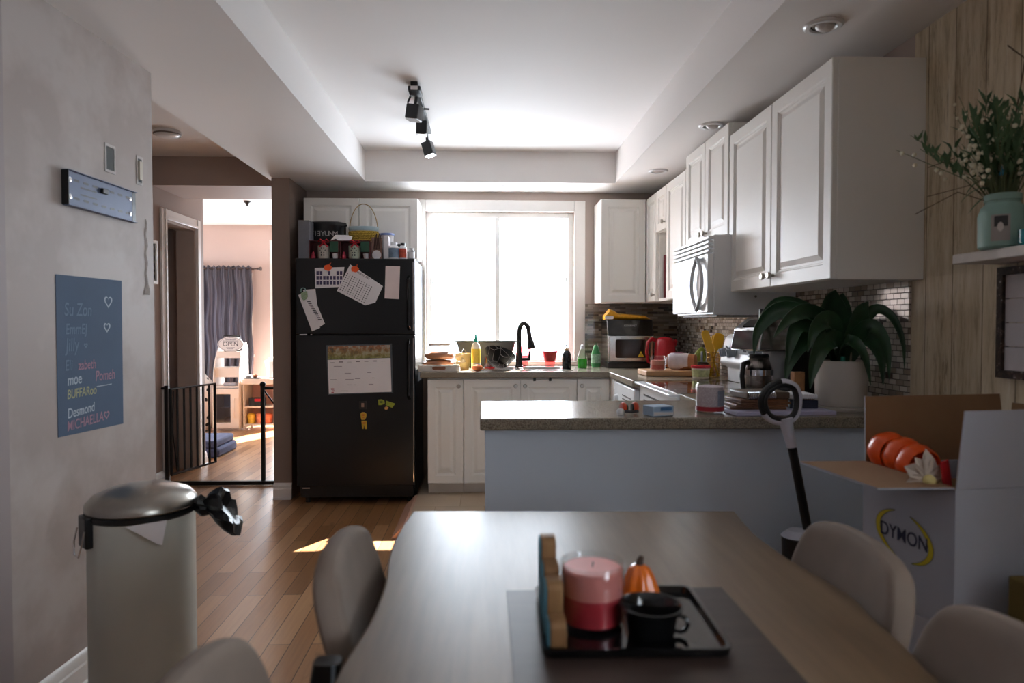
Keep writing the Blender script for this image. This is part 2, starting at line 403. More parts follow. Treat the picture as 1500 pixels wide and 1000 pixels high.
B().box(-.405, -.392, 5.34, 5.352, 1.55, 1.60).build('latch', M['white'], w1, bevel=.003)
window('window_2', *FA, 8.7, .08, 1, -3.74)
window('window_3', *FB, 8.7, .08, 1, None)
w4 = window('window_4', -RW[1], -RW[0], RW[2], RW[3], 0, .08, 1, .5)
w4.location = (1.52, 0, 0); w4.rotation_euler = (0, 0, -PI/2)

struct(B().box(1.645, 2.75, -2.2, 1.2, 2.16, 2.24).build('sun_block_slab', M['ceiling']))  # unseen slab, added to keep direct sun out of the dining window
w5 = window('fill_window', 6.5, 8.3, .7, 1.55, 0, .08, 1, 7.4)  # unseen window, added to brighten the far room
w5.location = (-5, 0, 0); w5.rotation_euler = (0, 0, PI/2)

# door casing of the closet in the hall
d = B(); c = .075
for y0, y1, z0, z1 in ((DY0-c, DY0, 0, DZ+c), (DY1, DY1+c, 0, DZ+c), (DY0, DY1, DZ, DZ+c)):
    d.box(-2.4495, -2.432, y0, y1, z0, z1); d.box(-2.432, -2.424, y0+(.05 if y0 < DY0 else 0), y1-(0 if y0 < DY0 else .05 if y0 >= DY1 else 0), z0, z1-(.05 if z0 else 0))
root = struct(d.build('door_1', M['trim'], bevel=.003))
j = B(); j.box(-2.6, -2.45, DY1-.018, DY1-.0005, 0, DZ); j.box(-2.6, -2.45, DY0+.0005, DY0+.018, 0, DZ); j.box(-2.6, -2.45, DY0+.018, DY1-.018, DZ-.018, DZ-.0005)
j.build('jamb', plain('jamb_paint', '#b9aaa0', .5), root)

def skirting(name, pts, h=.115, t=.016, side=1):
    """stepped baseboard along a polyline on the floor; side picks which side of the line the board stands"""
    b = B()
    for (xa, ya), (xb, yb) in zip(pts, pts[1:]):
        a = Vector((xa, ya, 0)); e = Vector((xb, yb, 0)); u = (e-a).normalized(); n = Vector((u.y, -u.x, 0))*side; L = (e-a).length
        m = Matrix(((u.x, n.x, 0, xa), (u.y, n.y, 0, ya), (0, 0, 1, 0), (0, 0, 0, 1)))
        prof = [(0, .001), (t, .001), (t, h*.62), (t*.75, h*.68), (t*.75, h*.84), (t*.35, h*.96), (0, h)]
        rings = [[m @ Vector((s_, p, z)) for p, z in prof] for s_ in (0, L)]
        b.loft(rings)
        b.loft([[m @ Vector((s_, p, z)) for p, z in ((t, .001), (t+.012, .001), (t+.009, .012), (t, .017))] for s_ in (0, L)])
    return struct(b.build(name, M['trim'], ang=30))
skirting('baseboard_left', [(wlx(1.98)+.0005, 1.98), (wlx(2.86)+.0005, 2.86)])
skirting('baseboard_partition', [(-1.4805, 4.8495), (-1.3545, 4.8495)], t=.02)
skirting('baseboard_hall', [(-2.4495, 2.87), (-2.4495, DY0-c)]); skirting('baseboard_hall_end', [(-2.4495, DY1+c), (-2.4495, 6.0905), (-2.62, 6.0905)], side=1)
skirting('baseboard_far', [(-4.99, 8.6995), (-1.49, 8.6995)])

# ---------------------------------------------------------------- lights: sun and sky through the windows
w = bpy.data.worlds.new('sky'); SC.world = w; w.use_nodes = True
bg = w.node_tree.nodes['Background']; bg.inputs['Color'].default_value = (.86, .935, 1, 1); bg.inputs['Strength'].default_value = SKY
def portal(name, x0, x1, z0, z1, Y, towards):
    l = bpy.data.lights.new(name, 'AREA'); l.shape = 'RECTANGLE'; l.size = x1-x0; l.size_y = z1-z0; l.cycles.is_portal = True
    o = bpy.data.objects.new(name, l); COL.objects.link(o); o.location = ((x0+x1)/2, Y, (z0+z1)/2)
    o.rotation_euler = (PI/2*(-1 if towards < 0 else 1), 0, 0)
portal('kitchen_window_daylight', WX0, WX1, WZ0, WZ1, 5.388, -1)
portal('curtain_window_daylight', FA[0], FA[1], FA[2], FA[3], 8.83, -1)
portal('far_window_daylight', FB[0], FB[1], FB[2], FB[3], 8.83, -1)
l = bpy.data.lights.new('dining_window_daylight', 'AREA'); l.shape = 'RECTANGLE'; l.size = RW[1]-RW[0]; l.size_y = RW[3]-RW[2]; l.cycles.is_portal = True
o = bpy.data.objects.new('dining_window_daylight', l); COL.objects.link(o); o.location = (1.635, (RW[0]+RW[1])/2, (RW[2]+RW[3])/2); o.rotation_euler = (PI/2, 0, PI/2)
l = bpy.data.lights.new('fill_window_daylight', 'AREA'); l.shape = 'RECTANGLE'; l.size = 1.8; l.size_y = .85; l.cycles.is_portal = True  # sky portal for the added far-room window
o = bpy.data.objects.new('fill_window_daylight', l); COL.objects.link(o); o.location = (-5.095, 7.4, 1.125); o.rotation_euler = (PI/2, 0, -PI/2)
s = bpy.data.lights.new('sun', 'SUN'); s.energy = SUN; s.angle = math.radians(.6); s.color = (1, .96, .9)
so = bpy.data.objects.new('sun', s); COL.objects.link(so)
so.rotation_euler = Vector((-.6, -1, -1.25)).to_track_quat('-Z', 'Y').to_euler(); so.location = (3, 9, 6)

# ---------------------------------------------------------------- camera
cam = bpy.data.cameras.new('camera'); cam.sensor_width = 36; cam.lens = 24; cam.clip_start = .05
cam.dof.use_dof = True; cam.dof.focus_distance = 4.4; cam.dof.aperture_fstop = 3.2
co = bpy.data.objects.new('camera', cam); COL.objects.link(co); co.location = _C
rot = Matrix((( _R.x, _U.x, -_F.x), (_R.y, _U.y, -_F.y), (_R.z, _U.z, -_F.z)))
co.rotation_euler = rot.to_euler()
SC.camera = co
SC.view_settings.view_transform = 'Standard'; SC.view_settings.look = 'None'; SC.view_settings.gamma = 1; SC.view_settings.use_curve_mapping = False
SC.view_settings.exposure = EXPOSURE
SC.cycles.use_denoising = True
SC.cycles.max_bounces = 10; SC.cycles.diffuse_bounces = 6; SC.cycles.transparent_max_bounces = 16; SC.cycles.sample_clamp_indirect = 6
SC.cycles.caustics_reflective = False
# ---------------------------------------------------------------- cabinets
def raised_door(parent, mtx, w, h, knob=None, t=.02, name='door', mat=None, knobname='knob', m=.052):
    """raised-panel door, lower-left corner at the frame origin; knob=(u,v)"""
    b = B(mtx); mat = mat or M['cab']
    def ring(i, z): return [(i, i, z), (w-i, i, z), (w-i, h-i, z), (i, h-i, z)]
    b.loft([ring(0, 0), ring(0, t-.003), ring(.003, t), ring(m, t), ring(m+.004, t-.005), ring(m+.008, t-.0055), ring(m+.011, t-.010), ring(m+.020, t-.010), ring(m+.040, t-.001)])
    o = b.build(name, mat, parent, ang=20)
    if knob:
        k = B(mtx); k.lathe([(.006, t), (.005, t+.012), (.013, t+.016), (.0145, t+.022), (.011, t+.028), (0, t+.029)], (knob[0], knob[1], 0), 16)
        k.build(knobname, M['nickel'], o)
    return o
GAP = .002
def cabinet(name, label, cat, x0, x1, y0, y1, z0, z1, facing, doors, group=None, shell=True):
    """doors: list of (lo, hi, z0, z1, knob corner) along the face"""
    r = thing(name, label, cat, (0, 0, 0), 0, group)
    r.location = ((x0+x1)/2, (y0+y1)/2, z0)
    L = r.location.copy()
    if shell: B().box(x0-L.x, x1-L.x, y0-L.y, y1-L.y, 0, z1-z0).build('body', M['cab'], r, bevel=.002)
    for lo, hi, a, b_, kn in doors:
        w = hi-lo-2*GAP; h = b_-a-2*GAP
        o = (lo+GAP-L.x, y0-.0005-L.y, a+GAP-L.z) if facing == 'S' else (x0-.0005-L.x, hi-GAP-L.y, a+GAP-L.z)
        k = None
        if kn:
            k = ({'l': .03, 'r': w-.03}[kn[1]], {'t': h-.045, 'b': .045}[kn[0]])
        raised_door(r, frame(o, facing), w, h, k)
    return r
G_UP = 'white raised panel wall cabinets'
cabinet('wall_cabinet', 'white two-door wall cabinet above the black fridge', 'cabinet', -1.295, -.477, 5.0, 5.298, 1.705, 2.14, 'S', [(-1.295, -.90, 1.705, 2.14, None), (-.90, -.477, 1.705, 2.14, None)], G_UP)
cabinet('wall_cabinet', 'white single-door wall cabinet to the right of the bright window', 'cabinet', .855, 1.188, 5.0, 5.29, 1.39, 2.145, 'S', [(.855, 1.188, 1.39, 2.145, None)], G_UP)
cabinet('wall_cabinet', 'narrow white wall cabinet in the corner with a knob at the bottom of its door', 'cabinet', 1.21, 1.51, 4.70, 5.29, 1.39, 2.145, 'W', [(4.70, 4.978, 1.39, 2.145, 'br')], G_UP)
c = cabinet('wall_cabinet', 'white wall cabinet with a small door above an open cubby shelf', 'cabinet', 1.21, 1.51, 4.432, 4.698, 1.39, 2.145, 'W', [(4.432, 4.698, 1.86, 2.145, 'br')], G_UP, shell=False)
L = c.location
b = B(); b.box(1.21-L.x, 1.51-L.x, 4.432-L.y, 4.45-L.y, 0, .755); b.box(1.21-L.x, 1.51-L.x, 4.68-L.y, 4.698-L.y, 0, .755)
b.box(1.21-L.x, 1.51-L.x, 4.45-L.y, 4.68-L.y, 0, .018); b.box(1.21-L.x, 1.51-L.x, 4.45-L.y, 4.68-L.y, .47, .488); b.box(1.21-L.x, 1.51-L.x, 4.45-L.y, 4.68-L.y, .737, .755); b.box(1.495-L.x, 1.51-L.x, 4.45-L.y, 4.68-L.y, .018, .47)
b.build('carcass', M['cab'], c)
cabinet('wall_cabinet', 'white single-door wall cabinet left of the microwave', 'cabinet', 1.21, 1.51, 4.002, 4.43, 1.39, 2.145, 'W', [(4.002, 4.43, 1.39, 2.145, 'br')], G_UP)
cabinet('wall_cabinet', 'short white two-door wall cabinet directly over the microwave', 'cabinet', 1.21, 1.51, 3.30, 4.0, 1.67, 2.215, 'W', [(3.65, 4.0, 1.67, 2.215, 'br'), (3.30, 3.65, 1.67, 2.215, 'bl')], G_UP)
cabinet('wall_cabinet', 'large white two-door wall cabinet nearest the camera, hanging over the potted plant', 'cabinet', 1.211, 1.519, 2.305, 3.285, 1.385, 2.145, 'W', [(2.80, 3.285, 1.385, 2.145, 'br'), (2.305, 2.80, 1.385, 2.145, 'bl')], G_UP)
# base units below the sink
G_B = 'white base cabinets along the window wall'
def bx(px): return aty(px, 600, 4.63).x
xs = [bx(q) for q in (626, 679, 762, 845, 895)]
def base(label, x0, x1, doors, low=0):
    r = cabinet('base_cabinet', label, 'cabinet', x0+.001, x1-.001, 4.645, 5.28, .145, .868, 'S', doors, G_B, shell=not low)
    L = r.location
    if low:
        b = B(); x0 += .001; x1 -= .001; b.box(x0-L.x, x1-L.x, 4.645-L.y, 5.28-L.y, 0, .5); b.box(x0-L.x, x1-L.x, 4.645-L.y, 4.70-L.y, .5, .723)
        b.box(x0-L.x, x0+.018-L.x, 4.70-L.y, 5.28-L.y, .5, .723); b.box(x1-.018-L.x, x1-L.x, 4.70-L.y, 5.28-L.y, .5, .723); b.build('body', M['cab'], r)
    B().box(x0+.001-L.x, x1-.001-L.x, 4.70-L.y, 5.28-L.y, -.0745, 0).build('toe_kick', plain('toe_kick_paint', '#cbc2b7', .5) if 'toe' not in M else M['toe'], r)
    return r
M['toe'] = plain('toe_kick_paint', '#cbc2b7', .5)
base('narrow white base cabinet beside the black fridge', xs[0], xs[1], [(xs[0], xs[1], .15, .86, 'tr')])
sk = base('wide white two-door base cabinet under the sink', xs[1], xs[3], [(xs[1], xs[2], .15, .86, 'tr'), (xs[2], xs[3], .15, .86, 'tl')], 1)
base('narrow white base cabinet in the inner corner right of the sink cabinet', xs[3], .862, [(xs[3], xs[4]-.01, .15, .86, 'tl')])
L = sk.location
for px in (783, 806):
    p = aty(px, 550, 4.62); q = B(); q.box(p.x-.009-L.x, p.x+.009-L.x, 4.616-L.y, 4.6245-L.y, .845-L.z, .8685-L.z); q.build('child_latch', M['black'], sk, bevel=.002)

# ---------------------------------------------------------------- worktops
def grid_slab(xs, ys, keep, z0, z1):
    b = B(); nx, ny = len(xs)-1, len(ys)-1
    K = lambda i, j: 0 <= i < nx and 0 <= j < ny and keep(i, j)
    for i in range(nx):
        for j in range(ny):
            if not K(i, j): continue
            x0, x1, y0, y1 = xs[i], xs[i+1], ys[j], ys[j+1]
            for z in (z0, z1): b.add([(x0,y0,z),(x1,y0,z),(x1,y1,z),(x0,y1,z)], [(0,1,2,3)])
            for (di, dj, a, c) in ((-1,0,(x0,y0),(x0,y1)), (1,0,(x1,y0),(x1,y1)), (0,-1,(x0,y0),(x1,y0)), (0,1,(x0,y1),(x1,y1))):
                if not K(i+di, j+dj): b.add([(*a,z0),(*c,z0),(*c,z1),(*a,z1)], [(0,1,2,3)])
    return b
SX0, SX1, SY0, SY1 = -.07, .60, 4.73, 5.13
o = grid_slab([-.43, SX0, SX1, .85, 1.51], [3.88, 4.60, SY0, SY1, 5.29], lambda i, j: (j >= 1 or i == 3) and not (i == 1 and j == 2), .87, .91).build('kitchen_worktop', M['laminate'], weld=True, bevel=.006, seg=3)
tag(o, 'beige-grey speckled L-shaped worktop running under the window and around the corner', 'worktop')
o = grid_slab([-.014, .90, 1.511], [2.295, 2.83, 3.105], lambda i, j: j == 0 or i == 1, .872, .912).build('peninsula_worktop', M['laminate'], weld=True, bevel=.006, seg=3)
tag(o, 'grey speckled laminate worktop of the peninsula in front of the kitchen', 'worktop')
r = thing('kitchen_peninsula', 'pale blue-grey painted peninsula base under the speckled worktop', 'peninsula', (.75, 2.57, 0))
B().box(-.747, .755, -.23, .235, .001, .8715).build('panel', M['penin'], r, bevel=.003)
B().box(.20, .755, .236, .53, .071, .8715).build('corner_unit', M['cab'], r, bevel=.003)
# sink
r = thing('kitchen_sink', 'stainless steel double-bowl sink set into the worktop below the window', 'sink', (.265, 4.93, .91))
sx, sy = (SX1-SX0)/2, (SY1-SY0)/2
def bowl(x0, x1):
    b = B(); rim = [rrect(x0, x1, -sy+.02, sy-.08, .05), ]
    rg = lambda d, z: [(x, y, z) for x, y in rrect(x0+d, x1-d, -sy+.035+d, sy-.075-d, .05)]
    b.loft([rg(0, .0035), rg(.006, -.01), rg(.02, -.15), rg(.06, -.165)], False, True); return b.build('bowl', M['steel'], r, ang=50)
bowl(-sx+.02, -.012); bowl(.012, sx-.02)
b = grid_slab([-sx-.02, -sx+.02, -.012, .012, sx-.02, sx+.02], [-sy-.02, -sy+.035, sy-.075, sy+.02], lambda i, j: not (j == 1 and i in (1, 3)), .0008, .004)
b.build('rim', M['steel'], r, weld=True)
# faucet
r = thing('kitchen_faucet', 'dark gooseneck pull-down kitchen faucet behind the sink', 'faucet', (.262, 5.09, .9145))
mf = M['fauc'] = plain('dark_bronze', '#2d2a2a', .25, .7, var=.03)
B().lathe([(.030, 0), (.030, .006), (.025, .012), (.025, .012), (.024, .10), (.0, .10)], seg=24).build('base', mf, r)
pts = [(0, 0, .10), (0, 0, .25)] + [(.035-.035*math.cos(a), -.05*(1-math.cos(a))*.6, .25+.075*math.sin(a)) for a in [PI*i/10 for i in range(11)]] + [(.08, -.068, .19)]
B().tube(pts, [.019]*3+[.0175]*9+[.0175, .0175][:len(pts)-12], 14).build('spout', mf, r)
B().tube([(.079, -.068, .205), (.084, -.072, .175), (.088, -.075, .135)], [.019, .025, .029], 16).build('spray_head', mf, r)
b = B(); b.tube([(.02, 0, .055), (.075, -.01, .058)], .013, 12); b.tube([(.072, -.01, .05), (.082, -.012, .115)], [.012, .008], 10); b.build('lever', mf, r)

# ---------------------------------------------------------------- fridge
FR = thing('refrigerator', 'black top-freezer refrigerator covered in papers and magnets', 'fridge', (-.8675, 5.0, 0))
mfr = plain('textured_black_enamel', '#0c0d10', .3, bump=.1, bscale=260, spec=.45)
ox, oy = -.8675, 5.0
FY = 4.65
B().box(-1.265-ox, -.47-ox, 4.725-oy, 5.285-oy, .045, 1.672).build('body', mfr, FR, bevel=.006)
B().box(-1.25-ox, -.485-ox, 4.70-oy, 4.7245-oy, .045, .13).build('kick_grille', M['black'], FR, bevel=.003)
def fdoor(z0, z1, hz0, hz1):
    b = B(); b.prism(rrect(-1.268-ox, -.466-ox, FY-oy, 4.718-oy, .014, 5), z0, z1); d = b.build('door', mfr, FR, bevel=.004)
    h = B(); h.tube([(-.508-ox, FY-oy-.0, hz0+.01), (-.508-ox, FY-oy-.028, hz0+.03), (-.508-ox, FY-oy-.028, hz1-.03), (-.508-ox, FY-oy, hz1-.01)], .011, 10, flat=1.3); h.build('handle', M['blackgloss'], d)
    s = B(); s.box(-.481-ox, -.476-ox, FY-oy-.002, FY-oy+.002, z0+.02, z1-.02); s.build('edge_trim', M['chrome'], d)
fdoor(1.166, 1.674, 1.19, 1.56); fdoor(.135, 1.157, .72, 1.13)
b = B(); b.box(-1.24-ox, -1.19-ox, FY-oy-.003, FY-oy+.02, 1.158, 1.165); b.cyl((-1.163-ox, FY-oy-.003, 1.1615), (-1.163-ox, FY-oy+.02, 1.1615), .004, seg=10); b.build('hinge', M['chrome'], FR)
b = B(); b.box(-1.24-ox, -1.19-ox, 4.69-oy, 4.699-oy, .108, .116); b.build('hinge_foot', M['chrome'], FR)
for x in (-1.22, -.52): 
    for y in (4.76, 5.23): B().cyl((x-ox, y-oy, .001), (x-ox, y-oy, .046), .018, seg=14).build('foot', M['black'], FR)

# ---------------------------------------------------------------- microwave
mw = thing('microwave_oven', 'white over-the-range microwave with a pointed oval handle', 'microwave', (1.31, 3.555, 1.275))
B().box(-.205, .20, -.305, .305, 0, .388).build('body', M['white'], mw, bevel=.006)
fr = frame((-.2055, .305, 0), 'W')
b = B(fr); b.box(.004, .606, 0, .022, -.0, .0) if 0 else None
b = B(fr); b.prism(rrect(.003, .607, .012, .298, .01), 0, .028); d = b.build('door', M['white'], mw, bevel=.003)
b = B(fr); b.prism(rrect(.05, .37, .06, .25, .02), .0282, .0292); b.build('glass', plain('white_glass', '#d9dde0', .06, var=0, coat=.6), d)
b = B(fr); oval = []
for sg in (1, -1):
    for i in range(14):
        v_ = (1-2*i/14)*sg; oval.append((.49+sg*.085*(1-v_*v_), .155+.13*v_, .046))
b.tube(oval, .0095, 8, closed=True)
for v in (.035, .275): b.cyl((.49, v, .026), (.49, v, .05), .009, seg=10)
b.build('handle', plain('grey_handle', '#c4c5c7', .5), d)
b = B(fr)
for i in range(4): b.prism([(0, 0), (.03, .004), (.03, .008), (0, .018)], .004, .606) if 0 else b.box(.004, .606, .304+i*.021, .304+i*.021+.014, 0, .026)
b.build('vent_louvers', M['white'], mw, bevel=.003)
b = B(); b.box(-.18, .19, -.28, .28, -.006, -.0002); b.build('underside', plain('dark_underside', '#4a3c33', .5), mw)
for y, z in ((-.3055, .30), (-.3055, .09)): B().cyl((.0, y, z), (0, y-.003, z), .006, seg=10).build('screw', M['steel'], mw)

# ---------------------------------------------------------------- stove
st = thing('electric_stove', 'white electric stove with a glossy glass top under the microwave', 'stove', (1.19, 3.49, .07))
B().box(-.30, .315, -.372, .372, .0005, .822).build('body', M['white'], st, bevel=.004)
B().prism(rrect(-.335, .20, -.374, .374, .02), .823, .836).build('cooktop_frame', M['white'], st, bevel=.005, seg=3)
B().prism(rrect(-.29, .19, -.345, .345, .015), .8362, .840).build('cooktop_glass', plain('dark_ceramic_glass', '#2a2725', .08, var=0, coat=.5), st)
for x, y in ((-.17, -.19), (-.17, .18), (.06, -.19), (.06, .18)):
    B().lathe([(.083, .8402), (.083, .8405), (.086, .8405), (.086, .8402)], (x, y, 0), 40).build('burner_ring', plain('burner_print', '#6a6664', .3, var=0), st)
f2 = frame((-.3003, .372, 0), 'W')
B(f2).box(.01, .734, .16, .70, 0, .03).build('oven_door', M['white'], st, bevel=.006)
B(f2).tube([(.06, .66, .03), (.06, .665, .062), (.684, .665, .062), (.684, .66, .03)], .011, 10).build('door_handle', M['white'], st)
B(f2).box(.01, .734, .03, .15, 0, .028).build('drawer', M['white'], st, bevel=.006)
b = B(f2)
for row in range(2):
    for i in range(13): b.box(.10+i*.042, .128+i*.042, .735+row*.03, .745+row*.03, 0, .002)
b.build('vent_slots', M['black'], st)
# back console with knobs, facing the room
prof = [(.205, .838), (.205, .92), (.175, .93), (.16, .95), (.19, 1.085), (.215, 1.105), (.315, 1.105), (.315, .838)]
b = B(Matrix(((1,0,0,0),(0,0,1,0),(0,1,0,0),(0,0,0,1)))); b.prism([(x, z) for x, z in prof], -.368, .368); b.build('console', M['white'], st, bevel=.008, seg=3)
tilt = Matrix.Translation((.172, 0, 1.01)) @ Matrix.Rotation(-.22, 4, 'Y') @ frame((0, 0, 0), 'W')
for u in (-.28, -.17, .14, .25):
    b = B(tilt); b.lathe([(.034, 0), (.034, .008), (.026, .012), (.023, .036), (.019, .04), (0, .04)], (u, .0, 0), 24); b.box(u-.005, u+.005, -.02, .022, .04, .046)
    b.build('knob', plain('pale_grey_knob', '#a9b0b8', .3), st)
b = B(tilt); b.prism(rrect(-.115, .085, -.045, .05, .008), 0, .003); b.build('display_panel', plain('panel_print', '#cfd3d6', .25), st)
b = B(tilt); b.prism(rrect(-.03, .01, .005, .03, .002), .003, .004); b.build('clock_display', M['ink'], st)

# dishwasher below the right-hand worktop
dw = thing('dishwasher', 'white dishwasher under the worktop with a dotted vent and a dial', 'dishwasher', (1.2, 4.2, .07))
B().box(-.30, .30, -.305, .30, .0005, .798).build('body', M['white'], dw, bevel=.003)
f3 = frame((-.3003, .30, 0), 'W')
B(f3).box(.004, .60, .09, .60, 0, .03).build('door', M['white'], dw, bevel=.006)
B(f3).box(.004, .60, .605, .785, 0, .036).build('control_panel', M['white'], dw, bevel=.008)
b = B(f3)
for i in range(9):
    for j in range(4): b.box(.27+i*.03, .288+i*.03, .65+j*.022, .658+j*.022, .0358, .037)
b.build('vent_slots', M['ink'], dw)
b = B(f3); b.lathe([(.03, .036), (.03, .045), (.024, .06), (0, .06)], (.12, .68, 0), 24); b.build('dial', M['white'], dw)
cf = thing('corner_filler', 'white corner filler panel between base cabinet and dishwasher', 'panel', (.9, 4.57, .07))
B().box(-.037, .56, -.066, .066, .0005, .797).build('panel', M['cab'], cf, bevel=.002)
# ---------------------------------------------------------------- dining table and chairs
left = [(-.183, 1.756), (-.188, 1.70), (-.196, 1.62), (-.200, 1.49), (-.194, 1.365), (-.185, 1.27), (-.184, 1.13), (-.189, 1.06), (-.198, .985), (-.202, .90), (-.198, .70), (-.19, .5), (-.19, .3), (-.185, .15)]
right = [(.644, 1.722), (.640, 1.69), (.628, 1.60), (.620, 1.51), (.624, 1.37), (.640, 1.25), (.648, 1.166), (.638, 1.09), (.628, .98), (.612, .88), (.62, .7), (.64, .5), (.64, .3), (.63, .15)]
def smooth(p, n=4):
    out = []
    for i in range(len(p)-1):
        p0 = p[max(0, i-1)]; p1 = p[i]; p2 = p[i+1]; p3 = p[min(len(p)-1, i+2)]
        for q in range(n):
            t = q/n
            out.append(tuple(.5*((2*p1[c])+(-p0[c]+p2[c])*t+(2*p0[c]-5*p1[c]+4*p2[c]-p3[c])*t*t+(-p0[c]+3*p1[c]-3*p2[c]+p3[c])*t**3) for c in (0, 1)))
    return out + [p[-1]]
TB = thing('dining_table', 'grey-brown wooden dining table with wavy live edges', 'table', (.22, .95, 0))
poly = [(x-.22, y-.95) for x, y in smooth(left)[::-1] + smooth(right)]
b = B(); b.prism(poly, .715, .75); b.build('tabletop', M['table'], TB, bevel=.005, seg=3)
def trestle(y):
    b = B(); b.box(-.28, .28, y-.03, y+.03, .685, .7145); b.box(-.26, .26, y-.04, y+.04, .0005, .03)
    b.box(-.22, -.16, y-.03, y+.03, .03, .685); b.box(.16, .22, y-.03, y+.03, .03, .685)
    b.build('leg', M['blackmetal'], TB, bevel=.003)
trestle(.70); trestle(-.66)

def chair(label, loc, rz):
    """local +Y is where the sitter faces; origin on the floor below the backrest's middle"""
    r = thing('dining_chair', label, 'chair', loc, rz, 'taupe upholstered chairs around the table')
    g = []
    for i in range(11):
        v = i/10; row = []
        for j in range(13):
            u = -1 + j/6
            w = .192 - .035*(1-v)**1.5 - .045*max(0, (v-.68)/.32)**2.4
            top = .408*(1 - .055*abs(u)**3)
            x = u*w; z = .43 + v*top
            y = -.105*v + .022*abs(u)**2.2*(1-.3*v)
            row.append((x, y, z))
        g.append(row)
    b = B(); b.sheet(g); b.build('backrest', M['taupe_cloth'], r, solid=.046, sub=2)
    g = []
    for i in range(9):
        v = i/8; row = []
        for j in range(9):
            u = -1 + j/4; w = .180 + .015*math.sin(PI*v) - .03*max(0, (v-.7)/.3)**2
            row.append((u*w, .02+v*.315, .455 + .018*abs(u)**2 - .012*math.sin(PI*v) - .02*max(0, v-.8)))
        g.append(row)
    b = B(); b.sheet(g); b.build('seat', M['taupe_cloth'], r, solid=.055, sub=2)
    for sx in (-1, 1):
        for y0, y1 in ((.07, .0), (.28, .33)):
            B().tube([(sx*.13, y0, .43), (sx*.185, y1, .001)], [.014, .009], 10).build('leg', M['blackmetal'], r)
    return r
chair('taupe upholstered chair at the far left of the table, before the sun patch', (-.172, 1.26, 0), -PI/2)
chair('taupe upholstered chair at the far right of the table, before the printed white box', (.612, 1.25, 0), PI/2)
chair('taupe upholstered chair in the near left corner, in front of the pedal bin', (-.25, .765, 0), -PI/2-.03)
chair('taupe upholstered chair in the near right corner, beside the olive carton', (.607, .83, 0), PI/2)

# things on the table
mm = m_wood('dark_woven_leather', [(.3, '#2f2421'), (.6, '#43352f'), (.8, '#53433b')], (8, 60, 8), .42, .05)
o = B().box(-.195, .195, -.20, .20, 0, .003).build('placemat', mm, None, (.235, 1.012, .7503)); tag(o, 'dark brown rectangular placemat under the black tray', 'placemat')
TR = thing('serving_tray', 'black rectangular serving tray holding the candle and bowl', 'tray', (.222, 1.068, .7537), -.03)
w, d = .135, .118
b = B(); rg = lambda q, z, r_: [(x, y, z) for x, y in rrect(-w+q, w-q, -d+q, d-q, r_)]
b.loft([rg(.006, 0, .012), rg(0, .004, .015), rg(-.002, .016, .016), rg(.004, .016, .013), rg(.007, .005, .012), rg(.012, .0045, .01)]); b.build('dish', M['blackgloss'], TR, ang=50)
tz = .7537+.005
CN = thing('candle', 'large pink candle in a clear glass jar on the black tray', 'candle', (.171, 1.066, tz))
clr = clear('clear_glass', '#ffffff', .94, .03)
B().lathe([(0, 0), (.048, 0), (.051, .004), (.051, .096), (.0495, .098), (.048, .096), (.048, .008), (0, .007)], seg=40).build('glass_jar', clr, CN)
B().lathe([(0, .0075), (.0472, .0075), (.0472, .048)], seg=40).build('wax_lower', plain('deep_pink_wax', '#b8353f', .4, var=.12, scale=60, trans=0), CN)
B().lathe([(.0472, .0482), (.0472, .086), (.044, .0885), (0, .088)], seg=40).build('wax', plain('pale_pink_wax', '#e58f88', .45, var=.05), CN)
B().tube([(0, 0, .088), (.001, 0, .096)], .0012, 6).build('wick', M['ink'], CN)
BW = thing('cup', 'black glossy flared cup with a loop handle on the black tray', 'cup', (.254, 1.02, tz))
B().lathe([(0, 0), (.032, 0), (.035, .004), (.038, .024), (.041, .036), (.0475, .043), (.0485, .046), (.045, .0465), (.039, .04), (.036, .024), (.031, .008), (0, .007)], seg=40).build('bowl', M['blackgloss'], BW)
B().tube([(.031+.0*i, 0, 0) for i in ()] or [(.036, -.004, .03), (.045, -.007, .03), (.052, -.009, .025), (.054, -.01, .017), (.050, -.009, .009), (.043, -.007, .006), (.034, -.004, .007)], .0035, 8).build('handle', M['blackgloss'], BW)
mor = plain('glazed_orange', '#e2701c', .2, var=.06, coat=.5)
def bell_pumpkin(name, label, loc, s, tall):
    r = thing(name, label, 'pumpkin', loc); b = B(); rings = []
    prof = [(.030, 0), (.034, .010), (.031, .026), (.023, .048), (.017, .060), (.008, .066)] if tall else [(.02, 0), (.032, .012), (.034, .024), (.026, .036), (.01, .041)]
    for R_, z in prof: rings.append([(R_*s*(1+.07*math.cos(8*a))*math.cos(a), R_*s*(1+.07*math.cos(8*a))*math.sin(a), z*s) for a in [2*PI*i/64 for i in range(64)]])
    b.loft(rings); b.build('body', mor, r, ang=60)
    z = prof[-1][1]*s
    B().tube([(0, 0, z-.003), (.001, 0, z+.006), (.004, 0, z+.014)], [.0075*s, .006*s, .004*s], 10).build('stem', plain('brown_stem', '#3f2c1d', .6), r)
bell_pumpkin('ceramic_pumpkin', 'tall bell-shaped orange ceramic pumpkin behind the black cup', (.262, 1.135, tz), 1.0, True)
bell_pumpkin('ceramic_pumpkin', 'small round orange ceramic pumpkin peeking out behind the pink candle', (.213, 1.145, tz), .62, False)
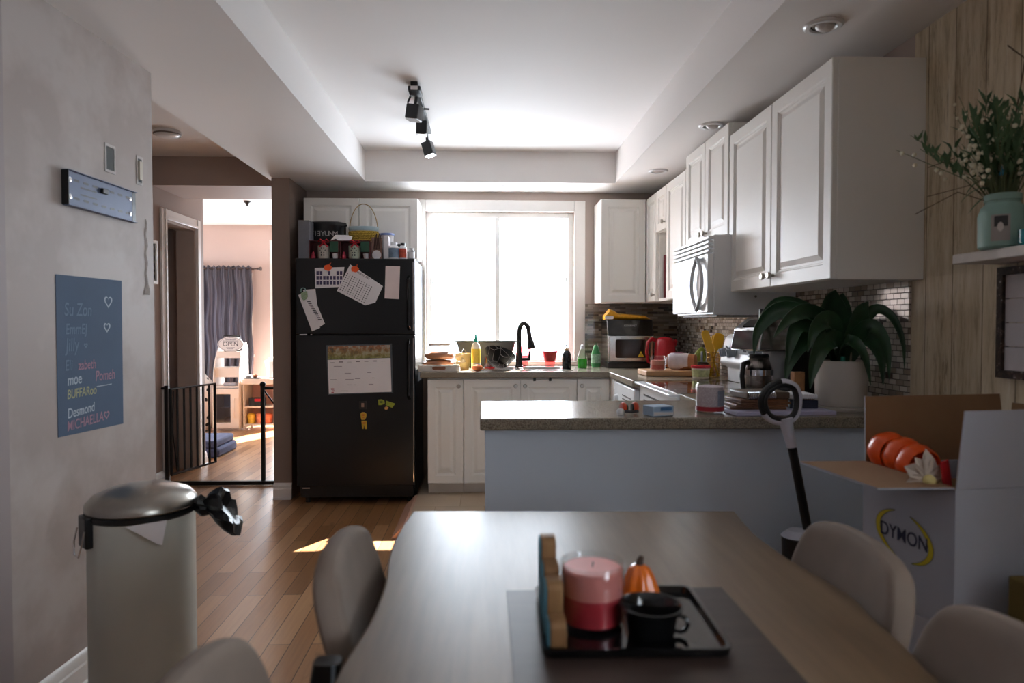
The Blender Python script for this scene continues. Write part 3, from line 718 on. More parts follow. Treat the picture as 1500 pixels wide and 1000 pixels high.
# wooden word sign seen from its end
SG = thing('wooden_sign', 'raw wooden cut-out letter sign with a teal painted face, seen edge-on beside the candle', 'sign', (.108, 1.05, .7537))
mteal = plain('teal_sign_face', '#3d7f93', .6, var=.25, scale=30)
b = B(); b.box(-.017, .012, -.135, .135, .0165, .024) if 0 else None
def letter(y0, y1, z1, holes=()):
    b = B(frame((0, 0, 0), 'E')); b.prism(rrect(y0, y1, .0062, z1, .012, 5), -.014, .010); o = b.build('letter', M['signwood'], SG, bevel=.002)
    f = B(frame((0, 0, 0), 'E')); f.prism(rrect(y0+.002, y1-.002, .0082, z1-.002, .011, 5), -.0165, -.0142); f.build('painted_face', mteal, o)
letter(.055, .098, .125); letter(.008, .053, .098); letter(-.042, .006, .088); letter(-.088, -.044, .05)
# ---------------------------------------------------------------- things on the worktop under the window
Z = .9105
mbread = m_wood('bread_crust', [(.3, '#8a5030'), (.6, '#b97a4d'), (.8, '#cf9a6c')], (9, 9, 9), .6, .1)
def loaf(b, x0, x1, y0, y1, z0, z1):
    cx, cy = (x0+x1)/2, (y0+y1)/2
    prof = [(0, 0), (.8, 0), (1, .25), (.97, .6), (.75, .9), (.35, 1), (0, 1)]
    b.lathe([(r*(x1-x0)/2, z0+(z1-z0)*z) for r, z in prof], (cx, cy, 0), 28, 1, (y1-y0)/(x1-x0)); return b
bt = thing('serving_board', 'whitewashed wooden board with a slot handle carrying the bread, next to the fridge', 'board', (-.305, 4.74, Z))
b = B(frame((0, -.11, 0), 'S'))
b.prism(rrect(-.14, .14, 0, .045, .008), -.015, 0); b.build('front_board', plain('whitewashed_wood', '#d5ccc2', .6, var=.12, scale=30), bt, bevel=.003)
b = B(frame((0, -.1105, 0), 'S')); b.prism(rrect(-.045, .045, .014, .034, .009), 0, .003); b.build('slot_handle', plain('shadowed_wood', '#8f5a3e', .7), bt)
B().box(-.14, .14, -.0948, .11, 0, .02).build('deck', plain('whitewashed_deck', '#d5ccc2', .6, var=.1, scale=30), bt, bevel=.003)
bag = clear('bag_film', '#f4f4f6', .96, .12)
for i, (dz, lab, sc) in enumerate(((.0205, 'long bread loaf in a clear bag, lower of the two on the white board', 1), (.0795, 'rounder brown bread loaf in a clear bag, upper of the two on the white board', .92))):
    r = thing('bread_loaf', lab, 'bread', (-.315+.01*i, 4.75, Z+dz), 0, 'bread loaves beside the fridge')
    loaf(B(), -.115*sc, .105*sc, -.065, .065, .001, .056).build('loaf', mbread, r)
    b = B(); loaf(b, -.12*sc, .112*sc, -.07, .07, .0002, .059); b.tube([(.10*sc, 0, .03), (.15, .01, .035), (.175, .015, .055)], [.03, .008, .022], 10); b.build('bag', bag, r)
def simple_bottle(name, label, cat, loc, parts, group=None, rz=0):
    r = thing(name, label, cat, loc, rz, group)
    for nm, mat, prof, seg, sy in parts: B().lathe(prof, (0, 0, 0), seg, 1, sy).build(nm, mat, r)
    return r
def P(px, py, Y): p = aty(px, py, Y); return (p.x, Y)
x, y = P(678, 520, 4.86)
simple_bottle('tumbler', 'pale yellow tapered plastic tumbler behind the white board', 'cup', (x, y, Z), [('cup', plain('pale_yellow', '#e3c878', .4), [(0, 0), (.042, 0), (.056, .115), (.0535, .115), (.04, .004), (0, .004)], 28, 1)])
x, y = P(697, 520, 4.90)
simple_bottle('dish_soap_bottle', 'white squeeze bottle with a yellow label and teal nozzle', 'bottle', (x, y, Z), [
    ('bottle', plain('milky_plastic', '#e9e6d8', .35), [(0, 0), (.03, 0), (.032, .01), (.032, .15), (.026, .175), (.014, .188), (.014, .195), (0, .195)], 24, .7),
    ('label', plain('yellow_label', '#e8c94d', .45, var=.15, scale=60), [(.0325, .045), (.0325, .145)], 24, .72),
    ('nozzle', plain('teal_cap', '#1f9e8e', .35), [(.015, .1955), (.015, .21), (.008, .225), (.006, .25), (0, .252)], 16, 1)])
x, y = P(717.5, 510, 4.95)
simple_bottle('hand_soap_bottle', 'round pink-red soap bottle with a white cap behind the black bowl', 'bottle', (x, y, Z), [
    ('bottle', clear('pink_plastic', '#f0555c', .9, .1), [(0, 0), (.036, 0), (.04, .02), (.038, .075), (.022, .10), (.014, .105), (0, .105)], 24, 1),
    ('cap', M['white'], [(.015, .1055), (.016, .14), (.012, .145), (.006, .16), (0, .161)], 18, 1)])
# dark grey tub
r = thing('washing_up_tub', 'dark grey plastic washing-up tub standing at the window behind the sink', 'tub', (.015, 5.185, Z))
b = B(); rg = lambda q, z: [(x, y, z) for x, y in rrect(-.235+q, .235-q, -.07+q*.5, .07-q*.5, .025)]
b.loft([rg(.065, 0), rg(.012, .185), rg(-.002, .188), rg(-.002, .197), rg(.006, .197), rg(.014, .185), rg(.07, .004)]); b.build('tub', plain('dark_grey_plastic', '#403e3b', .5), r, ang=50)
r = thing('storage_box', 'clear food box with a grey lid at the window, left of the tub', 'container', (-.32, 5.0, Z))
b = B(); b.prism(rrect(-.07, .07, -.06, .06, .02), 0, .165); b.build('box', clear('clear_plastic', '#eef3f5', .93, .1), r)
B().prism(rrect(-.078, .078, -.066, .066, .02), .1655, .183).build('lid', plain('grey_lid', '#8f9597', .4), r, bevel=.004)
# black bowl with marbling, leaning in the sink corner
kk = N('black_marble_glaze'); v = kk.coord()
wv = kk.n('ShaderNodeTexVoronoi', feature='DISTANCE_TO_EDGE'); wv.inputs['Scale'].default_value = 15; kk.l(v, wv.inputs['Vector'])
kk.col(kk.ramp(wv.outputs['Distance'], [(0, '#cfcac6'), (.008, '#8a8684'), (.015, '#0e0e10'), (1, '#0b0b0d')])); kk.set(Roughness=.4); kk.b.inputs['Specular IOR Level'].default_value = .2
o = B().lathe([(0, 0), (.06, 0), (.07, .006), (.105, .075), (.112, .088), (.108, .088), (.10, .075), (.064, .01), (0, .008)], seg=40).build('mixing_bowl', kk.m, None, (.09, 4.745, .952))
o.rotation_euler = (math.radians(-24), math.radians(20), math.radians(6)); tag(o, 'black bowl with white marble veins, tilted on the sink edge', 'bowl')
o = B().ball((0, 0, .022), .038, .026, .022).build('sponge', plain('orange_sponge', '#d9794a', .8, bump=.3, bscale=200), None, (-.045, 4.69, Z)); tag(o, 'orange sponge at the left of the tipped black bowl', 'sponge')
mpg = clear('pink_glass', '#ffc9cc', .97, .06)
for px, lab, Y in ((766, 'pink glass tumbler under the window, partly hidden by the faucet', 5.18), (805.5, 'wide pink glass cup filled with red beads, between faucet and black dispenser', 5.18)):
    x, y = P(px, 510, Y)
    q = simple_bottle('pink_glass_cup', lab, 'cup', (x, y, Z), [('glass', mpg, [(0, .028), (.04, .028), (.058, .10), (.066, .145), (.063, .145), (.055, .10), (.038, .034), (0, .034)] if 0 else [(0, .0), (.036, .0), (.04, .03), (.058, .10), (.066, .15), (.0635, .15), (.055, .10), (.037, .036), (0, .034)], 30, 1)])
    if px > 800: B().lathe([(0, .036), (.037, .037), (.055, .10), (.056, .115), (0, .118)], seg=30).build('beads', plain('red_beads', '#e0565f', .5, var=.3, scale=120, bump=.8, bscale=160), q)
x, y = P(830, 520, 4.84)
simple_bottle('soap_dispenser', 'black glass soap dispenser with a wooden collar right of the sink', 'dispenser', (x, y, Z), [
    ('bottle', plain('smoky_black_glass', '#101012', .1, var=0), [(0, 0), (.029, 0), (.032, .004), (.032, .105), (.02, .13), (.013, .134), (0, .134)], 28, 1),
    ('collar', plain('bamboo_collar', '#c79d63', .5), [(.0145, .1345), (.0145, .15), (0, .15)], 20, 1),
    ('pump', M['black'], [(.004, .1505), (.004, .165), (.007, .166), (.007, .176), (0, .177)], 14, 1)])
mgl = plain('green_soap', '#3fc23a', .2, var=.1)
mcl = clear('clear_bottle', '#f0faf0', .95, .05)
x, y = P(853, 520, 4.95)
q = simple_bottle('green_soap_bottle', 'clear bottle half full of bright green dish soap near the window edge', 'bottle', (x, y, Z), [
    ('liquid', mgl, [(0, .002), (.031, .002), (.035, .03), (.034, .07), (0, .071)], 24, .8), ('bottle', mcl, [(0, 0), (.033, 0), (.037, .03), (.036, .08), (.02, .125), (.013, .14), (0, .141)], 24, .8), ('cap', M['white'], [(.013, .1415), (.012, .165), (.005, .172), (0, .173)], 16, 1)], 'green soap bottles by the tiles')
x, y = P(873, 520, 5.08)
simple_bottle('green_soap_bottle', 'green-labelled dish soap bottle standing against the mosaic tiles', 'bottle', (x, y, Z), [
    ('bottle', plain('green_bottle', '#47965a', .25), [(0, 0), (.031, 0), (.035, .02), (.034, .10), (.02, .15), (.013, .165), (0, .166)], 24, .8), ('label', plain('patterned_green_label', '#7fc28a', .4, var=.9, scale=70), [(.0355, .03), (.0355, .10)], 24, .82), ('cap', clear('cap_clear', '#e8fff0', .9, .1), [(.013, .1665), (.012, .185), (0, .188)], 16, 1)], 'green soap bottles by the tiles')
# ---------------------------------------------------------------- air fryer oven
AF = thing('air_fryer_oven', 'black and steel countertop air fryer oven with a window and warning sticker', 'oven', (1.075, 5.06, Z), 0)
w, h = .17, .355
B().box(-w, w, -.11, .20, .0, .045).build('base', M['black'], AF, bevel=.01, seg=3)
b = B(Matrix(((0,0,1,0),(1,0,0,0),(0,1,0,0),(0,0,0,1)))); b.prism([(-.108, .238), (.20, .238), (.20, h), (-.055, h), (-.10, .262)], -w, w); b.build('hood', M['blackgloss'], AF, bevel=.008, seg=3)
B().box(-w+.002, w-.002, -.10, .20, .0455, .2375).build('steel_body', M['steel'], AF, bevel=.004)
fa = frame((0, -.1005, 0), 'S')
d = B(fa); d.prism(rrect(-.16, .135, .052, .232, .01), 0, .012); d = d.build('door', M['steel'], AF, bevel=.003)
B(fa).prism(rrect(-.115, .112, .075, .21, .016), .0122, .0142).build('door_window', plain('smoked_glass', '#2e2521', .08, var=.2, scale=12), d)
b = B(fa); b.box(.138, .156, .062, .222, .02, .034); b.box(.138, .156, .072, .09, 0, .02); b.box(.138, .156, .195, .213, 0, .02); b.build('handle', plain('warm_steel', '#b79a80', .3, .8), AF, bevel=.004)
b = B(fa); b.prism([(.048, .082), (.095, .082), (.0715, .125)], .0144, .0152); b.build('warning_sticker', plain('warning_yellow', '#e8c21c', .5, var=0), d)
b = B(fa); b.box(.0698, .0732, .092, .108, .0153, .0158); b.box(.0698, .0732, .0855, .0895, .0153, .0158); b.build('warning_mark', M['ink'], d)
bt_ = Matrix.Translation((0, -.0795, .309)) @ Matrix.Rotation(math.atan2(.045, .093), 4, 'X').inverted() @ frame((0, 0, 0), 'S')
text('printed_name', 'GOURMET', .02, bt_ @ Matrix.Translation((.0, .0, .001)), plain('pale_print', '#b9b9b9', .5, var=0), AF)
# yellow bag of spaghetti on top
r = thing('pasta_bag', 'yellow bag of spaghetti with a white label lying on top of the air fryer', 'food bag', (1.06, 5.06, Z+h+.0005))
b = B(); rings = []
for t in range(11):
    f = t/10; x = -.165+.34*f; ry = .05-.018*f+.006*math.sin(9*f); rz_ = (.032 if f < .25 else .024)*(1-.55*f)+.003
    if t == 0: ry, rz_ = .058, .004
    if t == 10: ry, rz_ = .03, .003
    rings.append([(x, ry*math.cos(a), rz_*(1+math.sin(a)) + (.045*max(0, .25-f)*2 if math.sin(a) > 0 else 0)) for a in [2*PI*i/20 for i in range(20)]])
b.loft(rings); b.build('bag', plain('spaghetti_yellow', '#d99b12', .35, var=.2, scale=50), r)
b = B(frame((-.15, -.0585, .003), 'S')); b.prism(rrect(-.02, .045, 0, .024, .008), 0, .0012); b.build('label', M['paper'], r)
# kettle
K_ = thing('electric_kettle', 'red electric kettle beside the air fryer', 'kettle', (1.30, 4.86, Z), PI)
B().lathe([(0, 0), (.082, 0), (.085, .012), (.083, .02), (0, .02)], seg=36).build('base', M['black'], K_)
B().lathe([(0, .021), (.08, .021), (.081, .05), (.074, .15), (.066, .205), (.05, .222), (.02, .23), (0, .231)], seg=36).build('body', M['red'], K_)
B().tube([(.06, 0, .205), (.095, 0, .215), (.125, 0, .19), (.132, 0, .12), (.122, 0, .05), (.085, 0, .035)], [.015, .016, .015, .013, .012, .012], 12, flat=.8).build('handle', M['red'], K_)
B().tube([(-.06, 0, .17), (-.085, 0, .205)], [.022, .012], 12).build('spout', M['red'], K_)
# outlet cord behind is hidden; beech chopping board
o = B().box(-.16, .16, -.125, .125, 0, .034).build('cutting_board', M['boardwood'], None, (1.155, 4.27, Z), .0, bevel=.008, seg=3); tag(o, 'thick pale beech cutting board on the right-hand worktop', 'board')
ZB = Z + .0345
x, y = P(963.5, 530, 4.22)
c2 = thing('candle', 'short pink candle in a clear jar on the cutting board', 'candle', (x, y, ZB))
B().lathe([(0, 0), (.046, 0), (.048, .004), (.048, .088), (.046, .089), (.0445, .087), (.0445, .006), (0, .006)], seg=36).build('glass_jar', clr, c2)
B().lathe([(0, .0065), (.044, .0065), (.044, .035)], seg=36).build('wax_lower', plain('coral_wax', '#ec675b', .4, var=.2, scale=70), c2)
B().lathe([(.044, .0352), (.044, .062), (0, .061)], seg=36).build('wax', plain('salmon_wax', '#f6a08c', .45), c2)
B().tube([(0, 0, .061), (.001, 0, .07)], .0012, 6).build('wick', M['ink'], c2)
r = thing('sandwich_bread_bag', 'bag of sliced sandwich bread lying on the cutting board', 'bread', (1.245, 4.25, ZB), -.55)
b = B(); rings = []
for i in range(9):
    t = i/8; x = -.085+.17*t; s = .052*(.86+.14*math.sin(PI*t))
    rings.append([(x, s*1.02*c_, .052+s*s_) for c_, s_ in [(math.copysign(abs(math.cos(a))**.7, math.cos(a)), math.copysign(abs(math.sin(a))**.7, math.sin(a))) for a in [2*PI*j/24 for j in range(24)]]])
b.loft(rings); b.build('bread', mbread, r)
b = B(); rings = []
for i in range(10):
    t = i/9; x = -.10+.15*t; s = .056*(.9+.1*math.sin(PI*t)) if i > 1 else .056*(.35+.4*i)
    rings.append([(x, s*1.02*c_, .054+s*.95*s_+.0) for c_, s_ in [(math.copysign(abs(math.cos(a))**.7, math.cos(a)), math.copysign(abs(math.sin(a))**.7, math.sin(a))) for a in [2*PI*j/24 for j in range(24)]]])
b.loft(rings, True, False); b.build('printed_bag', plain('printed_bread_bag', '#dcd3d8', .3, var=.12, scale=30), r)
b = B(frame((0, 0, .1085), 'T')); b.prism(rrect(-.05, .01, -.03, .02, .01), 0, .001); b.build('pink_print', plain('pink_print', '#cf4c8b', .4, var=.3, scale=60), r)
o = B().ball((0, 0, .036), .037, .037, .035).build('orange_fruit', plain('orange_peel', '#e8701a', .45, bump=.3, bscale=300), None, (1.275, 4.445, Z)); o.scale = (1, 1, 1)
tag(o, 'orange fruit behind the sandwich bread', 'fruit')
r = thing('banana_bunch', 'greenish banana bunch behind the sandwich bread', 'bananas', (1.37, 4.36, Z))
for i in range(4):
    a = -.5+i*.3; pts = [(math.sin(a)*q*.10-.05*q*q+.03, -math.cos(a)*.02-.03*q, .02+.155*math.sin(1.35*(1-q))) for q in [j/8 for j in range(9)]]
    B().tube(pts, [.006, .009, .014, .017, .018, .018, .017, .013, .006], 8).build('banana', plain('banana_green', '#7e8a2c', .5, var=.15, scale=20) if i == 0 else bpy.data.materials['banana_green'], r)
x, y = P(1030, 525, 4.10)
q = simple_bottle('spice_grinder', 'clear pink salt grinder with a black cap behind the food tub', 'grinder', (x, y, Z), [('jar', plain('pink_salt', '#cf9a8e', .3, var=.3, scale=180), [(0, 0), (.027, 0), (.03, .006), (.027, .06), (0, .061)], 24, 1), ('cap', M['black'], [(.028, .0615), (.033, .065), (.033, .088), (.028, .092), (0, .0925)], 24, 1)])
B().cyl((-.005, .01, .0926), (-.005, .01, .155), .006, seg=10).build('shaft', plain('blue_steel', '#8792a6', .3, .6), q)
x, y = P(1026.5, 540, 3.98)
simple_bottle('food_tub', 'white plastic food tub with a red lid at the end of the worktop', 'tub', (x, y, Z), [('tub', plain('printed_tub', '#e6d9c9', .4, var=.12, scale=40), [(0, 0), (.043, 0), (.046, .003), (.054, .062), (0, .062)], 32, 1), ('label', plain('fruit_label', '#d9bd86', .45, var=.5, scale=45), [(.0478, .012), (.0528, .052)], 32, 1), ('lid', M['red'], [(.055, .0625), (.058, .064), (.058, .076), (.054, .079), (0, .0785)], 32, 1)])
# gold wire utensil basket with yellow utensils
UB = thing('wire_basket', 'gold wire utensil basket beside the stove console', 'basket', (1.395, 4.10, Z))
b = B(); mg = plain('gold_wire', '#b48a3c', .3, .9)
for z in (.003, .03, .06, .09, .12, .148): b.tube([(.036*math.cos(a), .036*math.sin(a), z) for a in [2*PI*i/20 for i in range(20)]], .0022, 5, closed=True)
for i in range(14): b.cyl((.036*math.cos(i*PI/7), .036*math.sin(i*PI/7), .003), (.036*math.cos(i*PI/7), .036*math.sin(i*PI/7), .148), .0018, seg=5)
b.build('wires', mg, UB); B().lathe([(0, .001), (.035, .001), (.035, .004), (0, .004)], seg=20).build('floor_plate', mg, UB)
def utensil(lab, x, y, tx, ty, L, w, blade, colr=None):
    r = thing('yellow_utensil', lab, 'utensil', (1.395, 4.10, Z+.006), 0, 'yellow utensils in the wire basket')
    p0 = Vector((x, y, 0)); p1 = Vector((tx, ty, L)); d = (p1-p0).normalized(); s = Vector((0, 1, 0)).cross(d).normalized() if 1 else None
    u = Vector((d.z, 0, -d.x)).normalized(); n = d.cross(u)
    B().cyl(p0, p0+d*(L*.62), .006, .0075, 10).build('handle', M['yellow'], r)
    mm_ = Matrix(((u.x, d.x, n.x, 0), (u.y, d.y, n.y, 0), (u.z, d.z, n.z, 0), (0, 0, 0, 1))); mm_.translation = p0+d*(L*.6)
    B(mm_).prism(rrect(-w, w, 0, blade, min(w*.9, .025)), -.005, .005).build('blade', M['yellow'], r, bevel=.003)
utensil('long yellow spatula leaning left out of the wire basket', .026, -.02, -.06, -.03, .255, .024, .14)
utensil('wide yellow spoon standing at the right of the wire basket', -.022, 0, .045, .008, .27, .033, .105)
utensil('narrow yellow ladle at the back of the wire basket', -.005, .024, .025, .055, .26, .016, .095)
o = B().lathe([(0, 0), (.022, 0), (.024, .06), (.02, .075), (.0, .08)], seg=20).build('sponge_holder', plain('pale_pink', '#dfa9a2', .5), None, (1.455, 4.30, Z)); tag(o, 'pale pink holder against the brick mosaic behind the yellow utensils', 'holder')
o = B().box(-.017, .017, -.0, .003, -.03, .03).build('wall_outlet', plain('outlet_dark', '#5d5348', .4), None, (1.44, 5.287, 1.12), bevel=.002); tag(o, 'dark outlet cover on the mosaic tiles right of the kettle', 'outlet')
# small packs in the open cubby
cub = (('red_box', 'slim dark red packet standing at the inner side of the open cubby', '#6e1420', .045, .012, .30, 4.668), ('white_packet', 'white and red packet in the open cubby', '#d9cfcf', .05, .03, .13, 4.58), ('spice_jar', 'small grey-lidded jar in the open cubby', '#b3a9a6', .04, .03, .09, 4.53))
for nm, lab, cc, a, b_, h_, yy in cub:
    o = B().box(-a/2, a/2, -b_/2, b_/2, 0, h_).build(nm, plain(nm+'_print', cc, .45, var=.35 if nm != 'red_box' else .1, scale=50), None, (1.26, yy, 1.4085), bevel=.003); tag(o, lab, 'packet')

# ---------------------------------------------------------------- things on the peninsula
ZP = .9125
r = thing('ear_muffs', 'small black and orange ear muffs on the peninsula edge', 'ear muffs', (.515, 2.40, ZP), .15)
for sx in (-1, 1):
    b = B(); b.lathe([(0, -.008), (.017, -.008), (.021, 0), (.017, .008), (0, .008)], (0, 0, 0), 22, axis='x'); b.m = I4
    o = b.build('ear_cup', plain('orange_red_cup', '#c9431f', .35) if sx < 0 else bpy.data.materials['orange_red_cup'], r, (sx*.022, 0, .022))
    B().lathe([(0, 0), (.014, 0), (.013, .006), (0, .007)], (0, 0, 0), 18, axis='x').build('cushion', M['black'], o, (.0085*-sx if sx > 0 else .0085, 0, 0), PI if sx > 0 else 0)
B().tube([(-.024+.048*i/10, -.022-.012*math.sin(PI*i/10), .012) for i in range(11)], .006, 8, flat=.6).build('headband', plain('dark_purple_band', '#221b25', .4), r)
B().lathe([(0, 0), (.012, 0), (.014, .012), (.01, .02), (0, .021)], (-.036, -.012, 0), 16).build('battery_cap', M['white'], r)
r = thing('tissue_pack', 'small pale blue and white paper box beside the ear muffs', 'box', (.61, 2.365, ZP), .35)
B().box(-.042, .042, -.032, .032, 0, .034).build('carton', plain('pale_blue_carton', '#a9c3dd', .5, var=.08, scale=50), r, bevel=.002)
b = B(); b.box(-.043, -.002, -.0325, .0325, .004, .030); b.build('white_sleeve', M['paper'], r) if 0 else b.bm.free()
b = B(frame((0, -.0322, 0), 'S')); b.prism([(-.040, .003), (.040, .003), (.040, .012), (-.040, .016)], 0, .0006); b.build('white_band', M['paper'], r)
b = B(frame((0, -.0322, 0), 'S')); b.prism([(-.012, .019), (.034, .018), (.034, .03), (-.012, .031)], 0, .0007); b.build('blue_print', plain('mid_blue_print', '#4f7fb5', .5, var=.2, scale=60), r)
r = thing('storage_jar', 'clear glass jar of white beads with a red band and paper label on the peninsula', 'jar', (.815, 2.43, ZP))
B().lathe([(0, 0), (.047, 0), (.05, .004), (.05, .098), (.044, .106), (.044, .112), (.042, .112), (.042, .106), (.047, .096), (.047, .006), (0, .006)], seg=36).build('glass', clr, r)
kk = N('white_granules'); v = kk.coord(); vo = kk.n('ShaderNodeTexVoronoi'); vo.inputs['Scale'].default_value = 190; kk.l(v, vo.inputs['Vector'])
kk.col(kk.ramp(vo.outputs['Distance'], [(0, '#fbf4f7'), (.6, '#dccbd5')])); kk.bump(vo.outputs['Distance'], .6, .003); kk.set(Roughness=.6)
B().lathe([(0, .0065), (.0465, .0065), (.0465, .094), (.03, .098), (0, .099)], seg=36).build('granules', kk.m, r)
B().lathe([(.0506, .008), (.0506, .024)], seg=36).build('red_band', plain('red_band', '#a82835', .4), r)
b = B(); b.sheet([[(.0506*math.cos(a), .0506*math.sin(a), z) for a in [-PI*.5+.25+.9*i/8 for i in range(9)]] for z in (.026, .082)]); b.build('paper_label', plain('grey_blue_label', '#8f98ab', .5, var=.2, scale=60), r)
# coffee maker
CM = thing('coffee_maker', 'chrome and black drip coffee maker with a glass carafe behind the notebooks', 'coffee maker', (1.21, 2.90, ZP), .25)
B().prism(rrect(-.10, .13, -.10, .10, .03), 0, .03).build('base', M['black'], CM, bevel=.004)
B().box(.055, .13, -.095, .095, .0305, .25).build('water_tank', M['black'], CM, bevel=.01)
b = B(Matrix(((1,0,0,0),(0,0,1,0),(0,1,0,0),(0,0,0,1)))); b.prism([(-.105, .205), (.13, .205), (.13, .345), (-.02, .345), (-.085, .30)], -.10, .10); b.build('brew_head', M['chrome'], CM, bevel=.008)
b = B(Matrix.Translation((-.053, 0, .323)) @ Matrix.Rotation(-.62, 4, 'Y')); b.prism(rrect(-.028, .022, -.05, .05, .006), .0, .003); b.build('control_panel', M['blackgloss'], CM)
cf_ = B().lathe([(0, .0305), (.055, .0305), (.062, .045), (.06, .12), (.045, .165), (.042, .175), (.04, .175), (.042, .163), (.056, .12), (.058, .045), (.05, .036), (0, .036)], (-.03, 0, 0), 32).build('carafe', clear('carafe_glass', '#d5d0cc', .85, .05), CM)
B().lathe([(.0625, .10), (.0625, .125)], (-.03, 0, 0), 32).build('steel_band', M['chrome'], cf_)
B().tube([(-.088, -.01, .155), (-.118, -.02, .15), (-.128, -.024, .10), (-.118, -.02, .045), (-.092, -.01, .04)], [.012, .012, .011, .011, .01], 10).build('carafe_handle', M['black'], cf_)
B().lathe([(.043, .1755), (.045, .18), (.04, .19), (0, .192)], (-.03, 0, 0), 24).build('carafe_lid', M['black'], cf_)
B().cyl((.02, .03, .3455), (.02, .03, .385), .022, seg=20).build('filter_knob', M['black'], CM)
# stack of notebooks and coasters
def slab(name, lab, cat, cx, cy, w, d, z0, h, mat, rz=0, group=None, bev=.002):
    o = B().box(-w/2, w/2, -d/2, d/2, 0, h).build(name, mat, None, (cx, cy, z0), rz, bevel=bev); tag(o, lab, cat, group); return o
G_ST = 'papers and notebooks stacked on the peninsula'
slab('document_folder', 'lilac-white plastic folder at the bottom of the notebook stack', 'folder', 1.05, 2.45, .36, .24, ZP, .014, plain('lilac_plastic', '#c5c2e0', .4), .04, G_ST)
z = ZP+.0145
mco = m_wood('dark_coaster_wood', [(.3, '#4a2e1d'), (.6, '#7d5233'), (.8, '#a2774e')], (20, 20, 60), .5)
for i, (dx, w) in enumerate(((-.02, .20), (-.01, .19), (0, .185), (-.008, .18))):
    slab('wooden_coaster_board', 'thin brown wooden board in the stack under the leather notebook, %s' % ('lowest of four', 'second from below', 'third from below', 'topmost of four')[i], 'board', 1.0+dx, 2.45, w, .13, z, .0085, mco, .05*i-.05, G_ST); z += .009
slab('navy_folder', 'dark navy folder sticking out at the right of the notebook stack', 'folder', 1.162, 2.50, .10, .18, ZP+.0145, .03, plain('navy_card', '#1a2238', .4), -.1, G_ST)
nb = thing('leather_notebook', 'grey-brown leather notebook with a coiled metal spine on top of the boards', 'notebook', (1.02, 2.46, z), .1, G_ST)
B().box(-.095, .07, -.07, .07, 0, .026).build('cover', plain('brown_leather', '#5c4a3a', .5, bump=.2), nb, bevel=.006)
b = B()
for i in range(16): b.tube([(-.09+i*.0065, -.072, .014)] and [(-.09+i*.0065+.001*math.cos(a), -.072+.011*math.cos(a), .014+.012*math.sin(a)) for a in [2*PI*j/12 for j in range(12)]], .0016, 5, closed=True)
b.build('spiral', M['chrome'], nb)
pd = thing('spiral_pad', 'white spiral-bound pad lying on the navy folder left of the plant pot', 'notepad', (1.15, 2.475, ZP+.052), -.12, G_ST)
B().box(-.055, .055, -.07, .07, .0, .012).build('sheets', M['paper'], pd)
b = B()
for i in range(14): b.tube([(-.05+i*.0077, -.07+.007*math.cos(a), .007+.0085*math.sin(a)) for a in [2*PI*j/10 for j in range(10)]], .0014, 5, closed=True)
b.build('spiral', M['white'], pd)
slab('receipt_bundle', 'bundle of brown envelopes propped under the spiral pad', 'envelopes', 1.155, 2.49, .11, .13, ZP+.0452, .0065, plain('brown_paper', '#7a6154', .7), -.2, G_ST)
slab('tea_carton', 'small orange and white carton left of the white plant pot', 'carton', 1.245, 2.66, .045, .03, ZP, .13, plain('orange_carton', '#bf8a5f', .5, var=.25, scale=50), .1)
# plant
PL = thing('potted_plant', 'large dark strap-leaved plant in a white pot at the end of the peninsula', 'plant', (1.335, 2.50, ZP))
B().lathe([(0, 0), (.098, 0), (.104, .008), (.104, .014), (0, .014)], seg=40).build('saucer', plain('white_ceramic', '#c9c3bb', .35), PL)
B().lathe([(0, .0145), (.076, .0145), (.088, .03), (.092, .15), (.093, .182), (.089, .184), (.087, .17), (.0, .165)], seg=40).build('pot', plain('cream_ceramic', '#cbc4bc', .35), PL)
B().lathe([(.0865, .1705), (.04, .174), (0, .175)], seg=30).build('soil', plain('bark_soil', '#2d231b', .9, var=.4, scale=80, bump=.8), PL)
def leaf(pts, w, twist=0):
    """strap leaf along points (local metres); w max half width"""
    pts = [Vector(p) for p in pts]; m = len(pts); path = []
    for i in range(m-1):
        p0, p1, p2, p3 = pts[max(0, i-1)], pts[i], pts[i+1], pts[min(m-1, i+2)]
        for q in range(6):
            t = q/6; path.append(.5*((2*p1)+(-p0+p2)*t+(2*p0-5*p1+4*p2-p3)*t*t+(-p0+3*p1-3*p2+p3)*t**3))
    path.append(pts[-1]); g = []
    for i, p in enumerate(path):
        t = i/(len(path)-1); d = (path[min(i+1, len(path)-1)]-path[max(0, i-1)]).normalized()
        side = d.cross(Vector((math.sin(twist), -math.cos(twist), .25))).normalized(); up = side.cross(d)
        ww = w*max(.03, math.sin(PI*min(1, (t*.92+.08))**.75))
        g.append([p+side*ww*u+up*(abs(u)**2*ww*.35) for u in (-1, -.6, -.25, 0, .25, .6, 1)])
    b = B(); b.sheet(g); return b.build('leaf', M['leaf'], PL, solid=.002)
